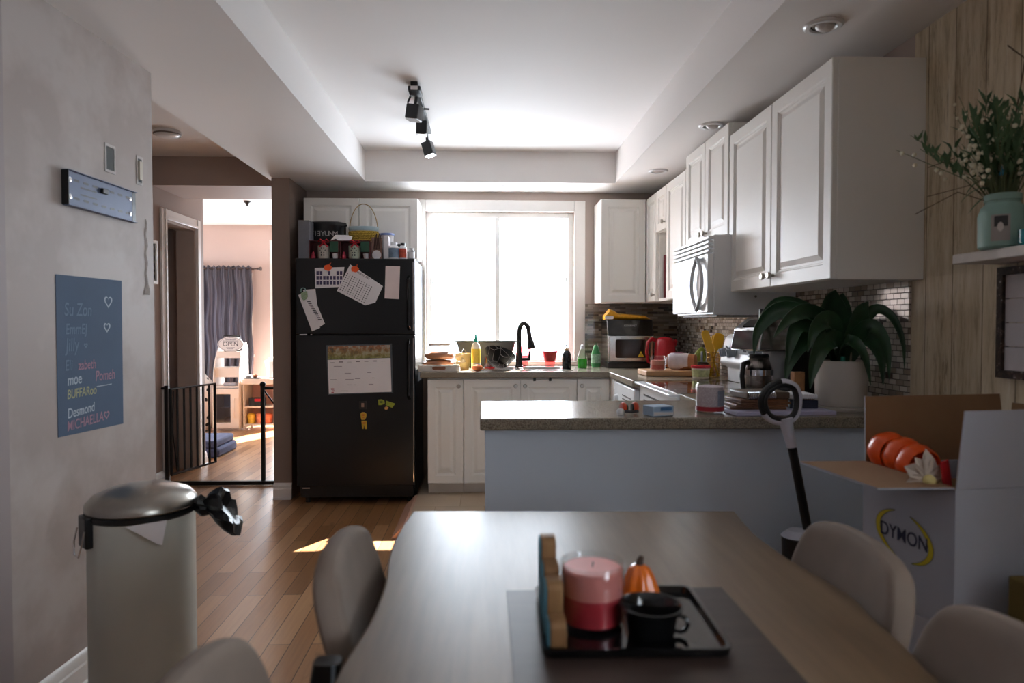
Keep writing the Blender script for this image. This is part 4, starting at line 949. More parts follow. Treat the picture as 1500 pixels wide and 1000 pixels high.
Lf = [([(-.01, 0, .17), (-.06, -.05, .28), (-.10, -.09, .33), (-.16, -.12, .30), (-.19, -.13, .22)], .04), ([(0, .01, .17), (-.05, .05, .30), (-.12, .09, .38), (-.2, .11, .40), (-.26, .12, .35)], .036), ([(0, -.02, .17), (.02, -.05, .28), (.03, -.07, .36), (.05, -.09, .40)], .045),
      ([(0, 0, .17), (-.05, -.02, .30), (-.16, -.06, .36), (-.25, -.10, .33), (-.31, -.12, .27)], .035),
      ([(0, 0, .17), (-.08, -.01, .27), (-.17, -.03, .25), (-.22, -.05, .18), (-.238, -.06, .11)], .038),
      ([(0, -.02, .17), (-.06, -.07, .26), (-.13, -.11, .24), (-.17, -.13, .16), (-.185, -.14, .09)], .034),
      ([(0, 0, .17), (-.10, .04, .33), (-.2, .07, .37), (-.28, .08, .30), (-.30, .08, .20)], .036),
      ([(0, 0, .17), (-.03, .02, .30), (-.04, .0, .40), (-.035, -.02, .445)], .062),
      ([(0, 0, .17), (.0, .03, .30), (.01, .03, .39), (.015, .02, .435)], .05),
      ([(.01, 0, .17), (.05, -.03, .30), (.09, -.06, .37), (.135, -.09, .345), (.165, -.11, .26), (.168, -.12, .16)], .02),
      ([(.01, 0, .17), (.03, -.05, .27), (.06, -.10, .31), (.10, -.12, .24), (.11, -.125, .12)], .028),
      ([(.01, 0, .17), (.04, .04, .26), (.09, .06, .33), (.12, .08, .28), (.13, .09, .16)], .022),
      ([(0, 0, .17), (.03, -.04, .25), (.06, -.08, .26), (.09, -.1, .20), (.10, -.105, .10)], .035),
      ([(-.01, -.02, .17), (-.02, -.06, .24), (-.01, -.10, .25), (.02, -.12, .20), (.04, -.13, .10)], .03),
      ([(0, 0, .17), (-.09, -.04, .29), (-.2, -.08, .31), (-.24, -.1, .24), (-.25, -.105, .17)], .03)]
for pts, w in Lf: leaf(pts, w, random.uniform(-.3, .3))
B().tube([(.02, -.03, .17), (.022, -.033, .27), (.02, -.03, .34)], .004, 8).build('stake', plain('pale_stake', '#a49c86', .6), PL)
B().tube([(-.02, -.05, .17), (-.02, -.05, .20)], .008, 10).build('plant_tag', plain('teal_tag', '#2f8c77', .5), PL)
r = thing('flyer', 'white leaflet with a green stripe propped behind the plant pot', 'leaflet', (1.452, 2.70, ZP), -.5)
b = B(); b.prism(rrect(-.05, .05, 0, .0035, .001), 0, .17); b.build('sheet', plain('grey_white_leaflet', '#b9bfc4', .5, var=.06), r)
B().box(-.05, .05, -.0008, -.0002, .055, .07).build('green_stripe', M['green'], r)
slab('bread_box', 'dark wooden bin in the shaded corner behind the plant', 'bin', 1.44, 3.0, .125, .18, ZP, .25, plain('dark_bin', '#2b2622', .4), 0, None, .01)
# ---------------------------------------------------------------- things on top of the fridge
ZF = 1.6755
def slabm(name, lab, cat, x0, x1, y, d, h, mat, bev=.002):
    o = B().box(-(x1-x0)/2, (x1-x0)/2, -d/2, d/2, 0, h).build(name, mat, None, ((x0+x1)/2, y, ZF), bevel=bev); return tag(o, lab, cat)
fx = lambda px, Y=4.8: aty(px, 360, Y).x
mgb = plain('grey_slate_carton', '#72747c', .5, var=.12, scale=14)
slabm('carton', 'tall slate grey carton at the left end of the fridge top', 'box', fx(441), fx(457)+.0, 4.79, .12, .265, mgb)
mpot = plain('black_enamel', '#121214', .3, var=.03)
# two gift boxes with mugs
def gift(lab, x0, x1, mugc, bow_dy):
    w = x1-x0; r = thing('gift_set', lab, 'gift box', ((x0+x1)/2, 4.775, ZF), 0, 'boxed mug gift sets on the fridge'); h = .128; d = .10
    mred = M.setdefault('giftred', plain('dark_red_carton', '#571a1f', .4))
    b = B()
    for q in ((-w/2, w/2, d/2-.004, d/2, 0, h), (-w/2, w/2, -d/2, d/2-.004, 0, .004), (-w/2, w/2, -d/2, d/2-.004, h-.004, h), (-w/2, -w/2+.005, -d/2, d/2-.004, .004, h-.004), (w/2-.005, w/2, -d/2, d/2-.004, .004, h-.004)): b.box(*q)
    b.build('carton', mred, r)
    mug = B(); mug.lathe([(0, .0045), (.036, .0045), (.04, .012), (.041, .095), (.038, .095), (.037, .014), (0, .012)], (-.01, -.005, 0), 28); o = mug.build('mug', plain('cream_mug', mugc, .3), r)
    b = B()
    for i in range(6):
        a = 2*PI*i/6; px_, pz = .017*math.cos(a), .062+.017*math.sin(a); b.ball((-.01+px_, -.005-math.sqrt(.041**2-px_**2)-.0005, pz), .004, .002, .004, 8, 6)
    for dx in (-.008, .009): b.box(-.01+dx-.003, -.01+dx+.003, -.0475, -.045, .022, .036)
    b.build('printed_pattern', M['ink'], o)
    b = B(frame((0, -d/2-.0003, 0), 'S')); b.prism(rrect(.04, w/2-.004, .05, h-.006, .003), -.004, 0); b.build('green_sachet', plain('dark_green_print', '#28513b', .5, var=.1), r)
    b = B(); b.lathe([(0, .0045), (.016, .0045), (.023, .04), (.021, .04), (.015, .01), (0, .01)], (w/2-.028, -.025, 0), 16); b.build('paper_cup', M['paper'], r)
    b = B(); b.lathe([(0, .0045), (.014, .0045), (.016, .02), (.006, .05), (0, .06)], (-w/2+.022, -.02, 0), 14); b.build('nutcracker_ornament', plain('red_white_ornament', '#b5344a', .4, var=.6, scale=90), r)
    b = B(); y = -d/2-.004
    for sg in (-1, 1):
        b.tube([(0, y, h-.008+bow_dy), (sg*.022, y-.008, h+.006+bow_dy), (sg*.036, y-.004, h-.008+bow_dy), (sg*.018, y-.006, h-.014+bow_dy), (0, y, h-.008+bow_dy)], .006, 8, flat=.6)
        b.tube([(0, y, h-.010+bow_dy), (sg*.014, y-.003, h-.03+bow_dy), (sg*.028, y-.003, h-.044+bow_dy)], .006, 8, flat=.5)
    b.build('bow', M['red'], r)
gift('mug gift box with a cream mug and red bow, beside the slate carton', fx(456.5), fx(499.5), '#cfc5b8', 0)
gift('mug gift box with a pale green mug and red bow, beneath the yellow basket', fx(501), fx(544.5), '#c3cdb8', -.004)
# black bread bin sits behind and on the gift boxes' level
r = thing('bread_bin', 'black oval enamel bin with worn white lettering behind the gift boxes', 'bin', (fx(479, 4.94), 4.91, ZF)); 
B().lathe([(0, 0), (.135, 0), (.142, .012), (.142, .245), (.15, .252), (.15, .262), (.144, .262), (0, .262)], (0, 0, 0), 44, 1, .42).build('bin', mpot, r)
B().lathe([(.145, .2625), (.145, .272), (.09, .284), (0, .286)], (0, 0, 0), 44, 1, .42).build('lid', mpot, r)
cu = [(-.085, 'Y'), (-.06, 'I'), (-.035, 'E'), (-.008, 'Y'), (.02, 'U'), (.048, 'N'), (.076, 'M')]
mlet = plain('worn_white_lettering', '#a9a7a5', .6, var=.3, scale=80)
for x, ch in cu:
    a = math.asin(max(-1, min(1, x/.142))); y = -math.cos(a)*.142*.42
    n = Vector((math.sin(a)*.42, -math.cos(a), 0)).normalized(); u = Vector((-n.y, n.x, 0))
    m_ = Matrix(((u.x, 0, n.x, x), (u.y, 0, n.y, y), (0, 1, 0, .19), (0, 0, 0, 1)))
    text('lettering', ch, .05, m_ @ Matrix.Translation((0, 0, .0006)) @ Matrix.Diagonal((-1 if ch == 'E' else 1, 1, 1, 1)), mlet, r)
o = B().add([(-.075, -.02, 0), (-.05, .02, .045), (-.035, -.03, .012), (.03, .0, .042), (.075, -.02, .03), (.07, -.03, 0), (-.02, -.035, -.0)], [(0, 1, 2), (1, 3, 2), (2, 3, 6), (3, 4, 5, 6)]).build('crumpled_paper', M['paper'], None, (fx(502), 4.775, ZF+.1295), solid=.001); tag(o, 'crumpled white paper lying across the two gift boxes', 'paper')
# yellow basket with hoop handle
r = thing('basket', 'yellow woven basket with a tall thin hoop handle and blue liner', 'basket', (fx(534, 4.94), 4.91, ZF))
kk = N('yellow_weave'); v = kk.coord((1, 1, 1)); wv = kk.n('ShaderNodeTexWave', bands_direction='Z'); wv.inputs['Scale'].default_value = 26; wv.inputs['Distortion'].default_value = 6; wv.inputs['Detail Scale'].default_value = 6; kk.l(v, wv.inputs['Vector'])
kk.col(kk.ramp(wv.outputs['Fac'], [(0, '#7d6416'), (.35, '#c5a02a'), (1, '#e0c04e')])); kk.set(Roughness=.7); kk.bump(wv.outputs['Fac'], .8, .01)
B().lathe([(0, .105), (.08, .105), (.102, .15), (.108, .205), (.102, .215), (.093, .21), (.07, .125), (0, .12)], (0, 0, 0), 40, 1, .5).build('bowl', kk.m, r)
B().lathe([(0, 0), (.085, 0), (.085, .1045), (0, .1045)], (0, .0, 0), 24, 1, .5).build('stand_box', plain('teal_tin', '#74877d', .4), r)
B().lathe([(.098, .214), (.108, .232), (.104, .246), (.08, .235), (0, .225)], (0, 0, 0), 40, 1, .5).build('liner', plain('pale_blue_film', '#9db4bd', .4, var=.2), r)
hp = [(.1*math.cos(a), 0, .21+.2*math.sin(a)) for a in [PI*i/20 for i in range(21)]]
B().tube(hp, .0035, 8).build('handle', plain('cane', '#a78b5e', .5), r)
r = thing('plastic_tub', 'frosted plastic tub with a blue lid right of the yellow basket', 'tub', (fx(568, 4.93), 4.91, ZF))
B().lathe([(0, 0), (.04, 0), (.046, .185), (0, .185)], seg=28).build('tub', plain('frosted_plastic', '#c8c5c8', .4), r); B().lathe([(.05, .1855), (.05, .2), (0, .2)], seg=28).build('lid', plain('blue_lid', '#7d8fc0', .4), r)
r = thing('snack_packet', 'clear packet of brown sticks with a round white disc, right of the gift boxes', 'packet', (fx(553), 4.775, ZF))
B().box(-.036, .036, -.012, .012, .001, .155).build('bag', plain('brown_packet', '#8d6a5d', .4, var=.4, scale=40), r, bevel=.004)
B().lathe([(0, 0), (.031, 0), (.031, .003), (0, .003)], (0, -.0125, .035), 28, axis='y').build('disc_label', M['paper'], r).rotation_euler = (0, 0, 0)
b = B(); 
for i in range(5): b.tube([(-.02+i*.009, -.016, .07), (-.008+i*.009, -.016, .17+.012*(i % 2))], .0035, 6)
b.build('sticks', plain('dark_sticks', '#4c342c', .6), r)
slabm('booklet', 'thin white booklet standing between the snack packet and the medicine bottles', 'booklet', fx(564), fx(571), 4.78, .09, .16, plain('booklet_cover', '#d8d4d6', .5, var=.05))
def pill(lab, px, r_, h, body, lab_c, cap, group='medicine bottles on the fridge'):
    x = fx(px, 4.75)
    q = simple_bottle('medicine_bottle', lab, 'bottle', (x, 4.75, ZF), [('bottle', body, [(0, 0), (r_*.96, 0), (r_, .004), (r_, h*.72), (r_*.6, h*.84), (0, h*.84)], 24, 1), ('label', lab_c, [(r_+.0005, h*.1), (r_+.0005, h*.66)], 24, 1), ('cap', cap, [(r_*.62, h*.842), (r_*.62, h*.99), (0, h)], 20, 1)], group)
pill('plump white bottle with a blue-grey label and white cap, leftmost of the medicine bottles', 577, .036, .118, M['white'], plain('blue_grey_label', '#72879b', .5, var=.4, scale=30), M['white'])
pill('white pill bottle with a red label and dark cap on the fridge', 590, .026, .115, M['white'], plain('red_side_label', '#b9462f', .5, var=.5, scale=26), M['black'])
pill('short clear plastic bottle at the right front corner of the fridge top', 602, .024, .08, clear('clear_pill', '#e8e8ea', .9, .1), plain('white_label', '#d0ced0', .5), clear('clear_pill', '#e8e8ea', .9, .1))
x = fx(586, 4.83)
pill_ = simple_bottle('medicine_bottle', 'small dark green jar half hidden behind the red-label bottle', 'bottle', (x, 4.82, ZF), [('jar', plain('dark_green_jar', '#1f3329', .3), [(0, 0), (.025, 0), (.027, .09), (.02, .1), (0, .1)], 20, 1), ('cap', M['black'], [(.021, .1005), (.021, .115), (0, .116)], 20, 1)], 'medicine bottles on the fridge')
# ---------------------------------------------------------------- papers and magnets on the fridge doors
FD = FY-.0008
def onf(px, py): p = aty(px, py, FD); return (p.x, p.z)
def sheet(name, lab, cat, pts, mat, lift=0, group=None, t=.0008, parts=()):
    """flat sheet given by its corners on the door; origin in the middle"""
    q = [onf(*p) for p in pts]; cx = sum(p[0] for p in q)/len(q); cz = sum(p[1] for p in q)/len(q)
    r = thing(name, lab, cat, (cx, FD-lift, cz), 0, group)
    b = B(frame((0, 0, 0), 'S')); b.prism([(x-cx, z-cz) for x, z in q], 0, t); b.build('sheet', mat, r)
    return r, (lambda px, py: (onf(px, py)[0]-cx, onf(px, py)[1]-cz)), frame((0, 0, 0), 'S')
def marks(nm, r, fm, cells, mat, z=.0009, t=.0003):
    b = B(fm)
    for poly in cells: b.prism(poly, z, z+t)
    return b.build(nm, mat, r)
def quad(cv, x0, y0, x1, y1): a = cv(x0, y1); c_ = cv(x1, y0); return [(a[0], a[1]), (c_[0], a[1]), (c_[0], c_[1]), (a[0], c_[1])]
r, cv, fm = sheet('photo_sheet', 'white school photo sheet with rows of tiny portraits, upper left on the freezer door', 'paper', [(461, 392.5), (504.5, 391), (501, 420), (462, 422)], M['paper'])
cells = []
for row, cols in enumerate(((0, 1, 3.4, 6, 7), range(8), range(8))):
    for c_ in cols: cells.append(quad(cv, 463.6+c_*4.9, 397+row*7.1, 467.2+c_*4.9, 402.6+row*7.1))
marks('portraits', r, fm, cells, plain('violet_portrait_print', '#443a5e', .5, var=.5, scale=90))
r, cv, fm = sheet('checklist', 'tilted white sheet of dotted rows under an orange pumpkin magnet on the freezer door', 'paper', [(513, 387), (561, 419), (550, 443), (535, 447), (493.5, 426)], M['paper'], .0012)
cells = []
for i in range(9):
    for j in range(11):
        px, py = 508.5+j*3.5-i*1.35, 400+i*2.85+j*1.95
        if px < 553: cells.append(quad(cv, px, py, px+1.4, py+1.3))
marks('dots', r, fm, cells, M['ink'])
p0 = cv(531, 402); text('heading', 'Bucket list', .026, fm @ Matrix.Translation((p0[0], p0[1], .0009)) @ Matrix.Rotation(-math.radians(31), 4, 'Z'), M['ink'], r, .0002)
sheet('note_pad', 'blank pale pink shopping pad at the right of the freezer door', 'notepad', [(565, 389.5), (586, 390), (584.5, 438), (563.5, 437)], plain('pale_pink_pad', '#e0cfcd', .7), t=.004)
r, cv, fm = sheet('receipt', 'long receipt slip bent to the right, at the left edge of the freezer door', 'receipt', [(444, 424.5), (462, 423), (465, 447), (476, 474), (467.5, 479), (452, 455)], M['paper'], .0012)
marks('print', r, fm, [quad(cv, 450+i*1.6, 441+i*2.6, 455+i*1.6, 442.2+i*2.6) for i in range(11)], M['ink'])
sheet('receipt', 'straighter receipt slip showing beneath the bent one', 'receipt', [(437, 432), (448, 427), (459, 455), (469, 480), (457, 485)], M['paper'])
r, cv, fm = sheet('clip_magnet', 'pale green clip magnet holding the receipts on the freezer door', 'magnet', [(441, 429), (450, 426), (451, 434), (449, 438), (445, 440), (442, 437)], plain('pale_green_magnet', '#93a786', .4, var=.3, scale=120), .0024, t=.004)
b = B(fm); a = cv(444, 423); b.tube([(a[0]-.013, a[1]-.02, .003), (a[0]-.012, a[1]-.002, .003), (a[0]-.006, a[1]+.006, .003), (a[0]+.01, a[1]+.006, .003), (a[0]+.016, a[1]-.002, .003), (a[0]+.016, a[1]-.018, .003)], .003, 6); b.build('wire_loop', plain('pale_teal_wire', '#8fb3ad', .4), r)
def pumpkin_magnet(lab, px, py, lift):
    x, z_ = onf(px, py); r = thing('pumpkin_magnet', lab, 'magnet', (x, FD-lift, z_), 0, 'orange pumpkin magnets')
    b = B(frame((0, 0, 0), 'S')); b.prism([(.026*math.cos(a)*(1+.06*math.cos(5*a)), .021*math.sin(a)*(1+.06*math.cos(5*a))) for a in [2*PI*i/30 for i in range(30)]], 0, .004); b.build('body', M['orange'], r, bevel=.001)
    b = B(frame((0, 0, 0), 'S')); b.prism([(.004, .018), (.016, .02), (.022, .034), (.013, .03)], 0, .004); b.build('stem', plain('red_orange_stem', '#c2461d', .4), r)
pumpkin_magnet('orange pumpkin magnet on the school photo sheet', 480.5, 392, .0015); pumpkin_magnet('orange pumpkin magnet on the tilted dotted sheet', 520, 394, .0025)
# calendar
r, cv, fm = sheet('calendar', 'wall calendar with a village picture in a clear sleeve on the fridge door', 'calendar', [(477.5, 505.5), (574, 503), (576, 575), (480.5, 578)], plain('sleeve_grey', '#4b5157', .3))
b = B(fm); b.prism([cv(480, 527), cv(572, 524), cv(573.5, 573.5), cv(482, 576.5)], .0009, .0014); b.build('month_grid', M['paper'], r)
kk = N('village_picture'); v = kk.coord(); g = kk.noise(v, 24, 4, .6); sp = kk.n('ShaderNodeSeparateXYZ'); kk.l(v, sp.inputs[0])
mr = kk.n('ShaderNodeMapRange'); mr.inputs['From Min'].default_value = .06; mr.inputs['From Max'].default_value = .17; kk.l(sp.outputs['Z'], mr.inputs['Value'])
kk.col(kk.mix(mr.outputs[0], kk.ramp(g, [(.35, '#4a4a32'), (.5, '#7d8a4a'), (.62, '#a39a6a')]), kk.ramp(g, [(.35, '#5e564e'), (.48, '#a3593c'), (.62, '#a9a59c')]))); kk.set(Roughness=.35)
b = B(fm); b.prism([cv(480, 507.5), cv(571.5, 505), cv(572, 523.5), cv(480, 526.5)], .0009, .0014); b.build('picture', kk.m, r)
cells = [quad(cv, 484+i*12.4, 530+.5*((-1)**i)-i*.35, 490+i*12.4, 531-i*.35) for i in range(7)]
cells += [quad(cv, a, y_, a+w_, y_+.7) for a, y_, w_ in ((489, 536, 12), (505, 546, 9), (538, 545, 6), (484, 555.5, 9), (506, 555, 12), (520, 554, 8), (545, 553, 4), (508, 563, 8), (518, 563, 4), (500, 572, 10), (540, 562, 7))]
marks('writing', r, fm, cells, plain('pencil_grey', '#7d747c', .6, var=0), .00145, .0002)
marks('red_stamp', r, fm, [quad(cv, 485, 568.5, 489.5, 570.5), quad(cv, 486, 571.5, 490, 573), quad(cv, 485.5, 573.8, 489, 575)], plain('red_stamp', '#a33a44', .5, var=0), .00145, .0002)
def flatmag(name, lab, pts, mat, extra=None):
    r, cv, fm = sheet(name, lab, 'magnet', pts, mat, 0, None, .004)
    if extra: marks('print', r, fm, [quad(cv, *e) for e in extra[1]], extra[0], .0041, .0003)
flatmag('photo_magnet', 'small dark portrait photo magnet below the calendar', [(526, 588), (537, 587.5), (537, 599), (526, 599)], plain('dark_photo', '#2c2320', .4, var=.2, scale=50), (plain('skin_print', '#9c7a6a', .5, var=.2), [(529.5, 590, 533.5, 596)]))
my = plain('yellow_magnet', '#c9a532', .4, var=.15, scale=60)
flatmag('yellow_magnet', 'yellow head-shaped magnet piece below the portrait magnet', [(528, 606), (530, 603.5), (534, 603.5), (537, 606), (536.5, 611), (534.5, 614.5), (529.5, 614.5), (528.5, 611)], my, (plain('orange_print', '#c4762b', .5, var=0), [(530.5, 606, 534, 609), (531, 610.5, 534, 612)]))
flatmag('yellow_magnet', 'yellow legs-shaped magnet piece, lowest on the fridge door', [(529.5, 616), (537, 616), (537.5, 628), (534.5, 628), (533.5, 621), (532.5, 628), (530.5, 627.5)], my, (plain('orange_print', '#c4762b', .5, var=0), [(531.5, 618, 535.5, 620.5)]))
mgm = plain('lime_magnet', '#97a032', .4, var=.2, scale=60)
flatmag('green_magnet', 'rounded lime green magnet, left of the green pair under the calendar', [(554, 585), (559, 584.5), (563, 586.5), (563.5, 591), (559, 593), (554.5, 593)], mgm, (plain('dark_green_print', '#55632a', .5, var=0), [(557, 587, 560.5, 590)]))
flatmag('green_magnet', 'lime green flag-shaped magnet, right of the green pair under the calendar', [(565.5, 586.5), (579, 591), (574.5, 597), (565, 593)], mgm)
flatmag('small_magnet', 'tiny cream and orange magnet below the lime flag magnet', [(563, 597), (566, 594.5), (569.5, 597), (567, 600), (564, 599.5)], plain('cream_magnet', '#cf9a5a', .4, var=.3, scale=90))

# ---------------------------------------------------------------- left wall
th = math.atan(.05)
WM = lambda Y, z: Matrix(((-math.sin(-th), 0, math.cos(th), wlx(Y)), (math.cos(th), 0, -math.sin(th), Y), (0, 1, 0, z), (0, 0, 0, 1)))   # u along the wall away from the camera, v up, n into the room
def wthing(name, lab, cat, Y, z, n=.0006):
    r = bpy.data.objects.new(name, None); COL.objects.link(r); m_ = WM(Y, z); r.matrix_world = m_ @ Matrix.Translation((0, 0, n)); tag(r, lab, cat); return r
r = wthing('chalkboard_decal', 'blue-grey chalkboard sticker with children\'s chalk names on the left wall', 'chalkboard', 2.447, 1.128)
B().prism([(-.183, -.265), (.182, -.272), (.184, .266), (-.183, .264)], 0, .0012).build('board', plain('slate_blue_chalkboard', '#50657f', .8, var=.06, scale=5), r)
cw = plain('white_chalk', '#b9c8d6', .9, var=0); cfaint = plain('faint_chalk', '#7389a1', .9, var=0); cp = plain('pink_chalk', '#ac8799', .9, var=0); cy = plain('yellow_chalk', '#b3b48b', .9, var=0)
def chalk(nm, s_, u, v, size, mat, rot=0, sx=.8): text(nm, s_, size, Matrix.Translation((u, v, .0014)) @ Matrix.Rotation(rot, 4, 'Z'), mat, r, .0002, .12, 'LEFT', sx, .0004)
chalk('chalk_name', 'Su Zon', -.145, .150, .062, cfaint); chalk('chalk_name', 'EmmEJ', -.14, .085, .05, cfaint)
chalk('chalk_name', 'Jilly', -.14, .032, .062, cfaint); chalk('chalk_name', 'Eli', -.145, -.035, .05, cfaint); chalk('chalk_name', 'zabeth', -.078, -.038, .046, cp)
chalk('chalk_name', 'moe', -.135, -.085, .052, cw, .04); chalk('chalk_name', 'Pomeh', .015, -.082, .052, cp); chalk('chalk_name', 'BUFFARoo', -.137, -.132, .043, cy, .02)
chalk('chalk_name', 'Desmond', -.137, -.196, .046, cw, .06); chalk('chalk_name', 'MICHAELLA', -.14, -.238, .047, cp, .05)
for u, v, w, mm_ in ((.098, .185, .048, cw), (.088, .092, .04, cw), (.078, -.225, .034, cp), (-.035, .03, .02, cfaint)):
    b = B(Matrix.Translation((0, 0, .001))); heart(b, u, v, w); b.build('chalk_heart', mm_, r)
B().tube([(.02, -.118, .0016), (.11, -.116, .0016)], .0015, 5).build('chalk_line', cw, r)
# TV bracket plate
r = wthing('wall_bracket', 'blue-grey slotted metal television wall bracket', 'bracket', 2.505, 1.68, .0008)
mbk = plain('blue_grey_steel', '#566078', .45, .3, var=.06)
W_, H_ = .202, .056
B().box(-W_, W_, -H_, H_, .012, .0145).build('plate', mbk, r)
b = B(); b.box(-W_, W_, H_, H_+.003, 0, .024); b.box(-W_, W_, -H_-.003, -H_, 0, .024); b.build('flange', mbk, r, bevel=.001)
b = B(); b.box(-W_-.003, -W_, -H_, H_, 0, .024); b.box(W_-.022, W_, -H_, H_, .0146, .0152); b.build('end_cap', M['black'], r)
b = B()
for i in range(7):
    for v in (.03, -.03):
        u = -.15+i*.05; B().prism(rrect(u-.014, u+.014, v-.004, v+.004, .0035), .0146, .0152).build('slot', M['black'], r)
for v in (.012, -.012): B().prism(rrect(-.13, -.04, v-.0025, v+.0025, .002), .0146, .0152).build('slot', M['black'], r)
b.bm.free()
for u in (-.185, .165):
    for v in (.028, -.028): B(Matrix.Translation((u, v, .0146))).lathe([(.009, 0), (.0085, .002), (0, .003)], seg=16).build('bolt', M['chrome'], r)
B().box(-.02, .012, .014, .032, .0146, .026).build('level_vial', M['black'], r, bevel=.002)
def wallbox(lab, Y, z, w, h, dark):
    r = wthing('outlet_box', lab, 'outlet', Y, z, .0005)
    b = grid_slab([-w-.008, -w, w, w+.008], [-h-.01, -h, h, h+.01], lambda i, j: not (i == 1 and j == 1), 0, .002); b.build('plaster_rim', plain('chipped_plaster', '#c9c5c2', .8, var=.15, scale=60), r)
    B().prism(rrect(-w, w, -h, h, .008), 0, .0008).build('cavity', plain('cavity_dark', '#2b2f2b', .6, var=.3, scale=40), r)
    return r
wallbox('open electrical box with a dark cavity above the wall bracket', 2.57, 1.835, .024, .042, 1)
r = wallbox('broken light switch with cream rocker near the wall corner', 2.765, 1.835, .014, .046, 0); B().prism(rrect(-.011, .011, -.036, .036, .003), .0009, .008).build('rocker', plain('cream_plastic', '#c7bfae', .4), r)
r = wthing('plaster_scar', 'long vertical gouge in the plaster below the broken switch', 'wall damage', 2.80, 1.50, .0004)
b = B(); pts = [(0.006*math.sin(i*1.7), .15-.3*i/14, .001) for i in range(15)]; b.tube(pts, [.003+.004*abs(math.sin(i)) + (.010 if i > 12 else 0) for i in range(15)], 8, flat=.2); b.build('gouge', plain('raw_plaster', '#cdc8c4', .9, var=.2, scale=50), r)

# ---------------------------------------------------------------- pedal bin
r = thing('pedal_bin', 'tall grey-white pedal bin with a domed steel lid by the left wall', 'bin', (-1.045, 2.12, 0))
mbin = plain('warm_white_enamel', '#c6c8c0', .42, var=.03)
B().lathe([(0, .001), (.14, .001), (.146, .01), (.146, .03), (0, .03)], seg=44).build('base', M['black'], r)
B().lathe([(0, .0305), (.148, .0305), (.148, .655), (0, .655)], seg=56).build('body', mbin, r)
B().lathe([(.149, .6555), (.153, .66), (.153, .672), (.149, .674)], seg=56).build('collar', M['black'], r)
B().lathe([(.15, .6745), (.154, .68), (.153, .695), (.135, .716), (.09, .735), (.04, .743), (0, .745)], seg=56).build('lid', plain('brushed_lid', '#a8a49c', .3, 1, var=.05, scale=40), r)
hm = Matrix.Translation((-.105, -.108, 0)) @ Matrix.Rotation(math.radians(-44), 4, 'Z')
B(hm).box(-.032, .032, -.014, .012, .585, .677).build('hinge_block', M['black'], r, bevel=.005)
B(hm).tube([(-.032, -.016, .64), (-.034, -.024, .60), (-.018, -.028, .565), (.018, -.028, .565), (.034, -.024, .60), (.032, -.016, .64)], .0025, 8).build('wire_handle', M['chrome'], r)
o = B().add([(-.05, 0, 0), (.055, 0, .005), (.042, -.012, -.062), (.03, -.01, -.058)], [(0, 3, 2, 1)]).build('paper_scrap', M['paper'], None, (-.962, 1.967, .662), .45, solid=.0008); tag(o, 'scrap of white paper caught under the bin lid', 'paper')
b = B(); random.seed(5); rings = []
jag = [random.uniform(.72, 1.22) for _ in range(22)]
for i in range(8):
    t = i/7; rr = (.016, .030, .022, .040, .058, .066, .062, .03)[i]
    rings.append([((.0, .022, .04, .058, .078, .10, .112, .105)[i]+random.uniform(-.004, .004)-.03*math.sin(a)*t, rr*.75*math.cos(a)*jag[j]*(1+.12*math.sin(5*a+i)), -.012-.030*t+rr*1.1*math.sin(a)*jag[(j*3) % 22]) for j, a in enumerate([2*PI*q/22 for q in range(22)])])
b.loft(rings); o = b.build('hanging_plastic_bag', plain('black_bag_film', '#0d0d0f', .3, var=.05, bump=.5, bscale=40), None, (-.893, 2.13, .69), .0, ang=25); tag(o, 'crumpled black plastic bag hanging at the right side of the bin lid', 'bag')
# black bag beside the near-left chair
b = B(); rings = []
for i in range(7):
    t = i/6; w_, d_ = .036*(1-.45*t), .042*(1-.6*t)
    rings.append([(w_*math.copysign(abs(math.cos(a))**.6, math.cos(a))+.014*t*t, d_*math.copysign(abs(math.sin(a))**.6, math.sin(a)), .228*t) for a in [2*PI*j/24 for j in range(24)]])
r = thing('unsupported_handbag', 'black fabric bag with pale piping in mid-air beside the near left chair', 'bag', (-.245, 1.005, .507), .0)
b.loft(rings); b.build('body', plain('black_nylon', '#0c0c0e', .45, var=.1, bump=.2), r)
B().tube([(.026, -.036, .01), (.026, -.030, .1), (.026, -.022, .18), (.026, -.014, .227)], .0035, 6).build('piping', plain('pale_piping', '#8fa4b5', .5), r)
# ---------------------------------------------------------------- hall: picture, baby gate, ceiling disc
r = thing('picture_frame', 'white framed dark floral picture on the hall wall', 'picture', (-2.4495, 5.09, 1.69))
fe = frame((0, 0, 0), 'E')
b = grid_slab([-.12, -.098, .098, .12], [-.16, -.138, .138, .16], lambda i, j: not (i == 1 and j == 1), 0, .02); b.bm.transform(fe); b.build('frame', M['trim'], r, weld=True)
kk = N('floral_print'); v = kk.coord(); vo = kk.n('ShaderNodeTexVoronoi'); vo.inputs['Scale'].default_value = 26; kk.l(v, vo.inputs['Vector'])
kk.col(kk.ramp(vo.outputs['Distance'], [(0, '#cfc2b0'), (.25, '#8d7a5e'), (.45, '#2b241f'), (1, '#1d1815')])); kk.set(Roughness=.4)
B(fe).box(-.0975, .0975, -.1375, .1375, .001, .008).build('print', kk.m, r)
G = thing('baby_gate', 'black metal baby gate with its door swung open across the hall opening', 'gate', (-2.05, 5.28, 0))
mG = M['blackmetal']
b = B(); b.box(-.375, .56, -.016, .016, .004, .034); b.build('floor_bar', mG, G, bevel=.003)
for x in (-.36, .36): B().box(x-.014, x+.014, -.014, .014, .0345, .765).build('post', mG, G, bevel=.003)
b = B(); b.tube([(.375, 0, .745), (.545, 0, .745)], .012, 8); b.build('top_arm', mG, G); b = B(); b.tube([(.375, 0, .72), (.46, 0, .6), (.53, 0, .35), (.54, 0, .04)], .006, 6); b.build('side_bar', mG, G); B().ball((.36, 0, .772), .022).build('latch_knob', M['black'], G)
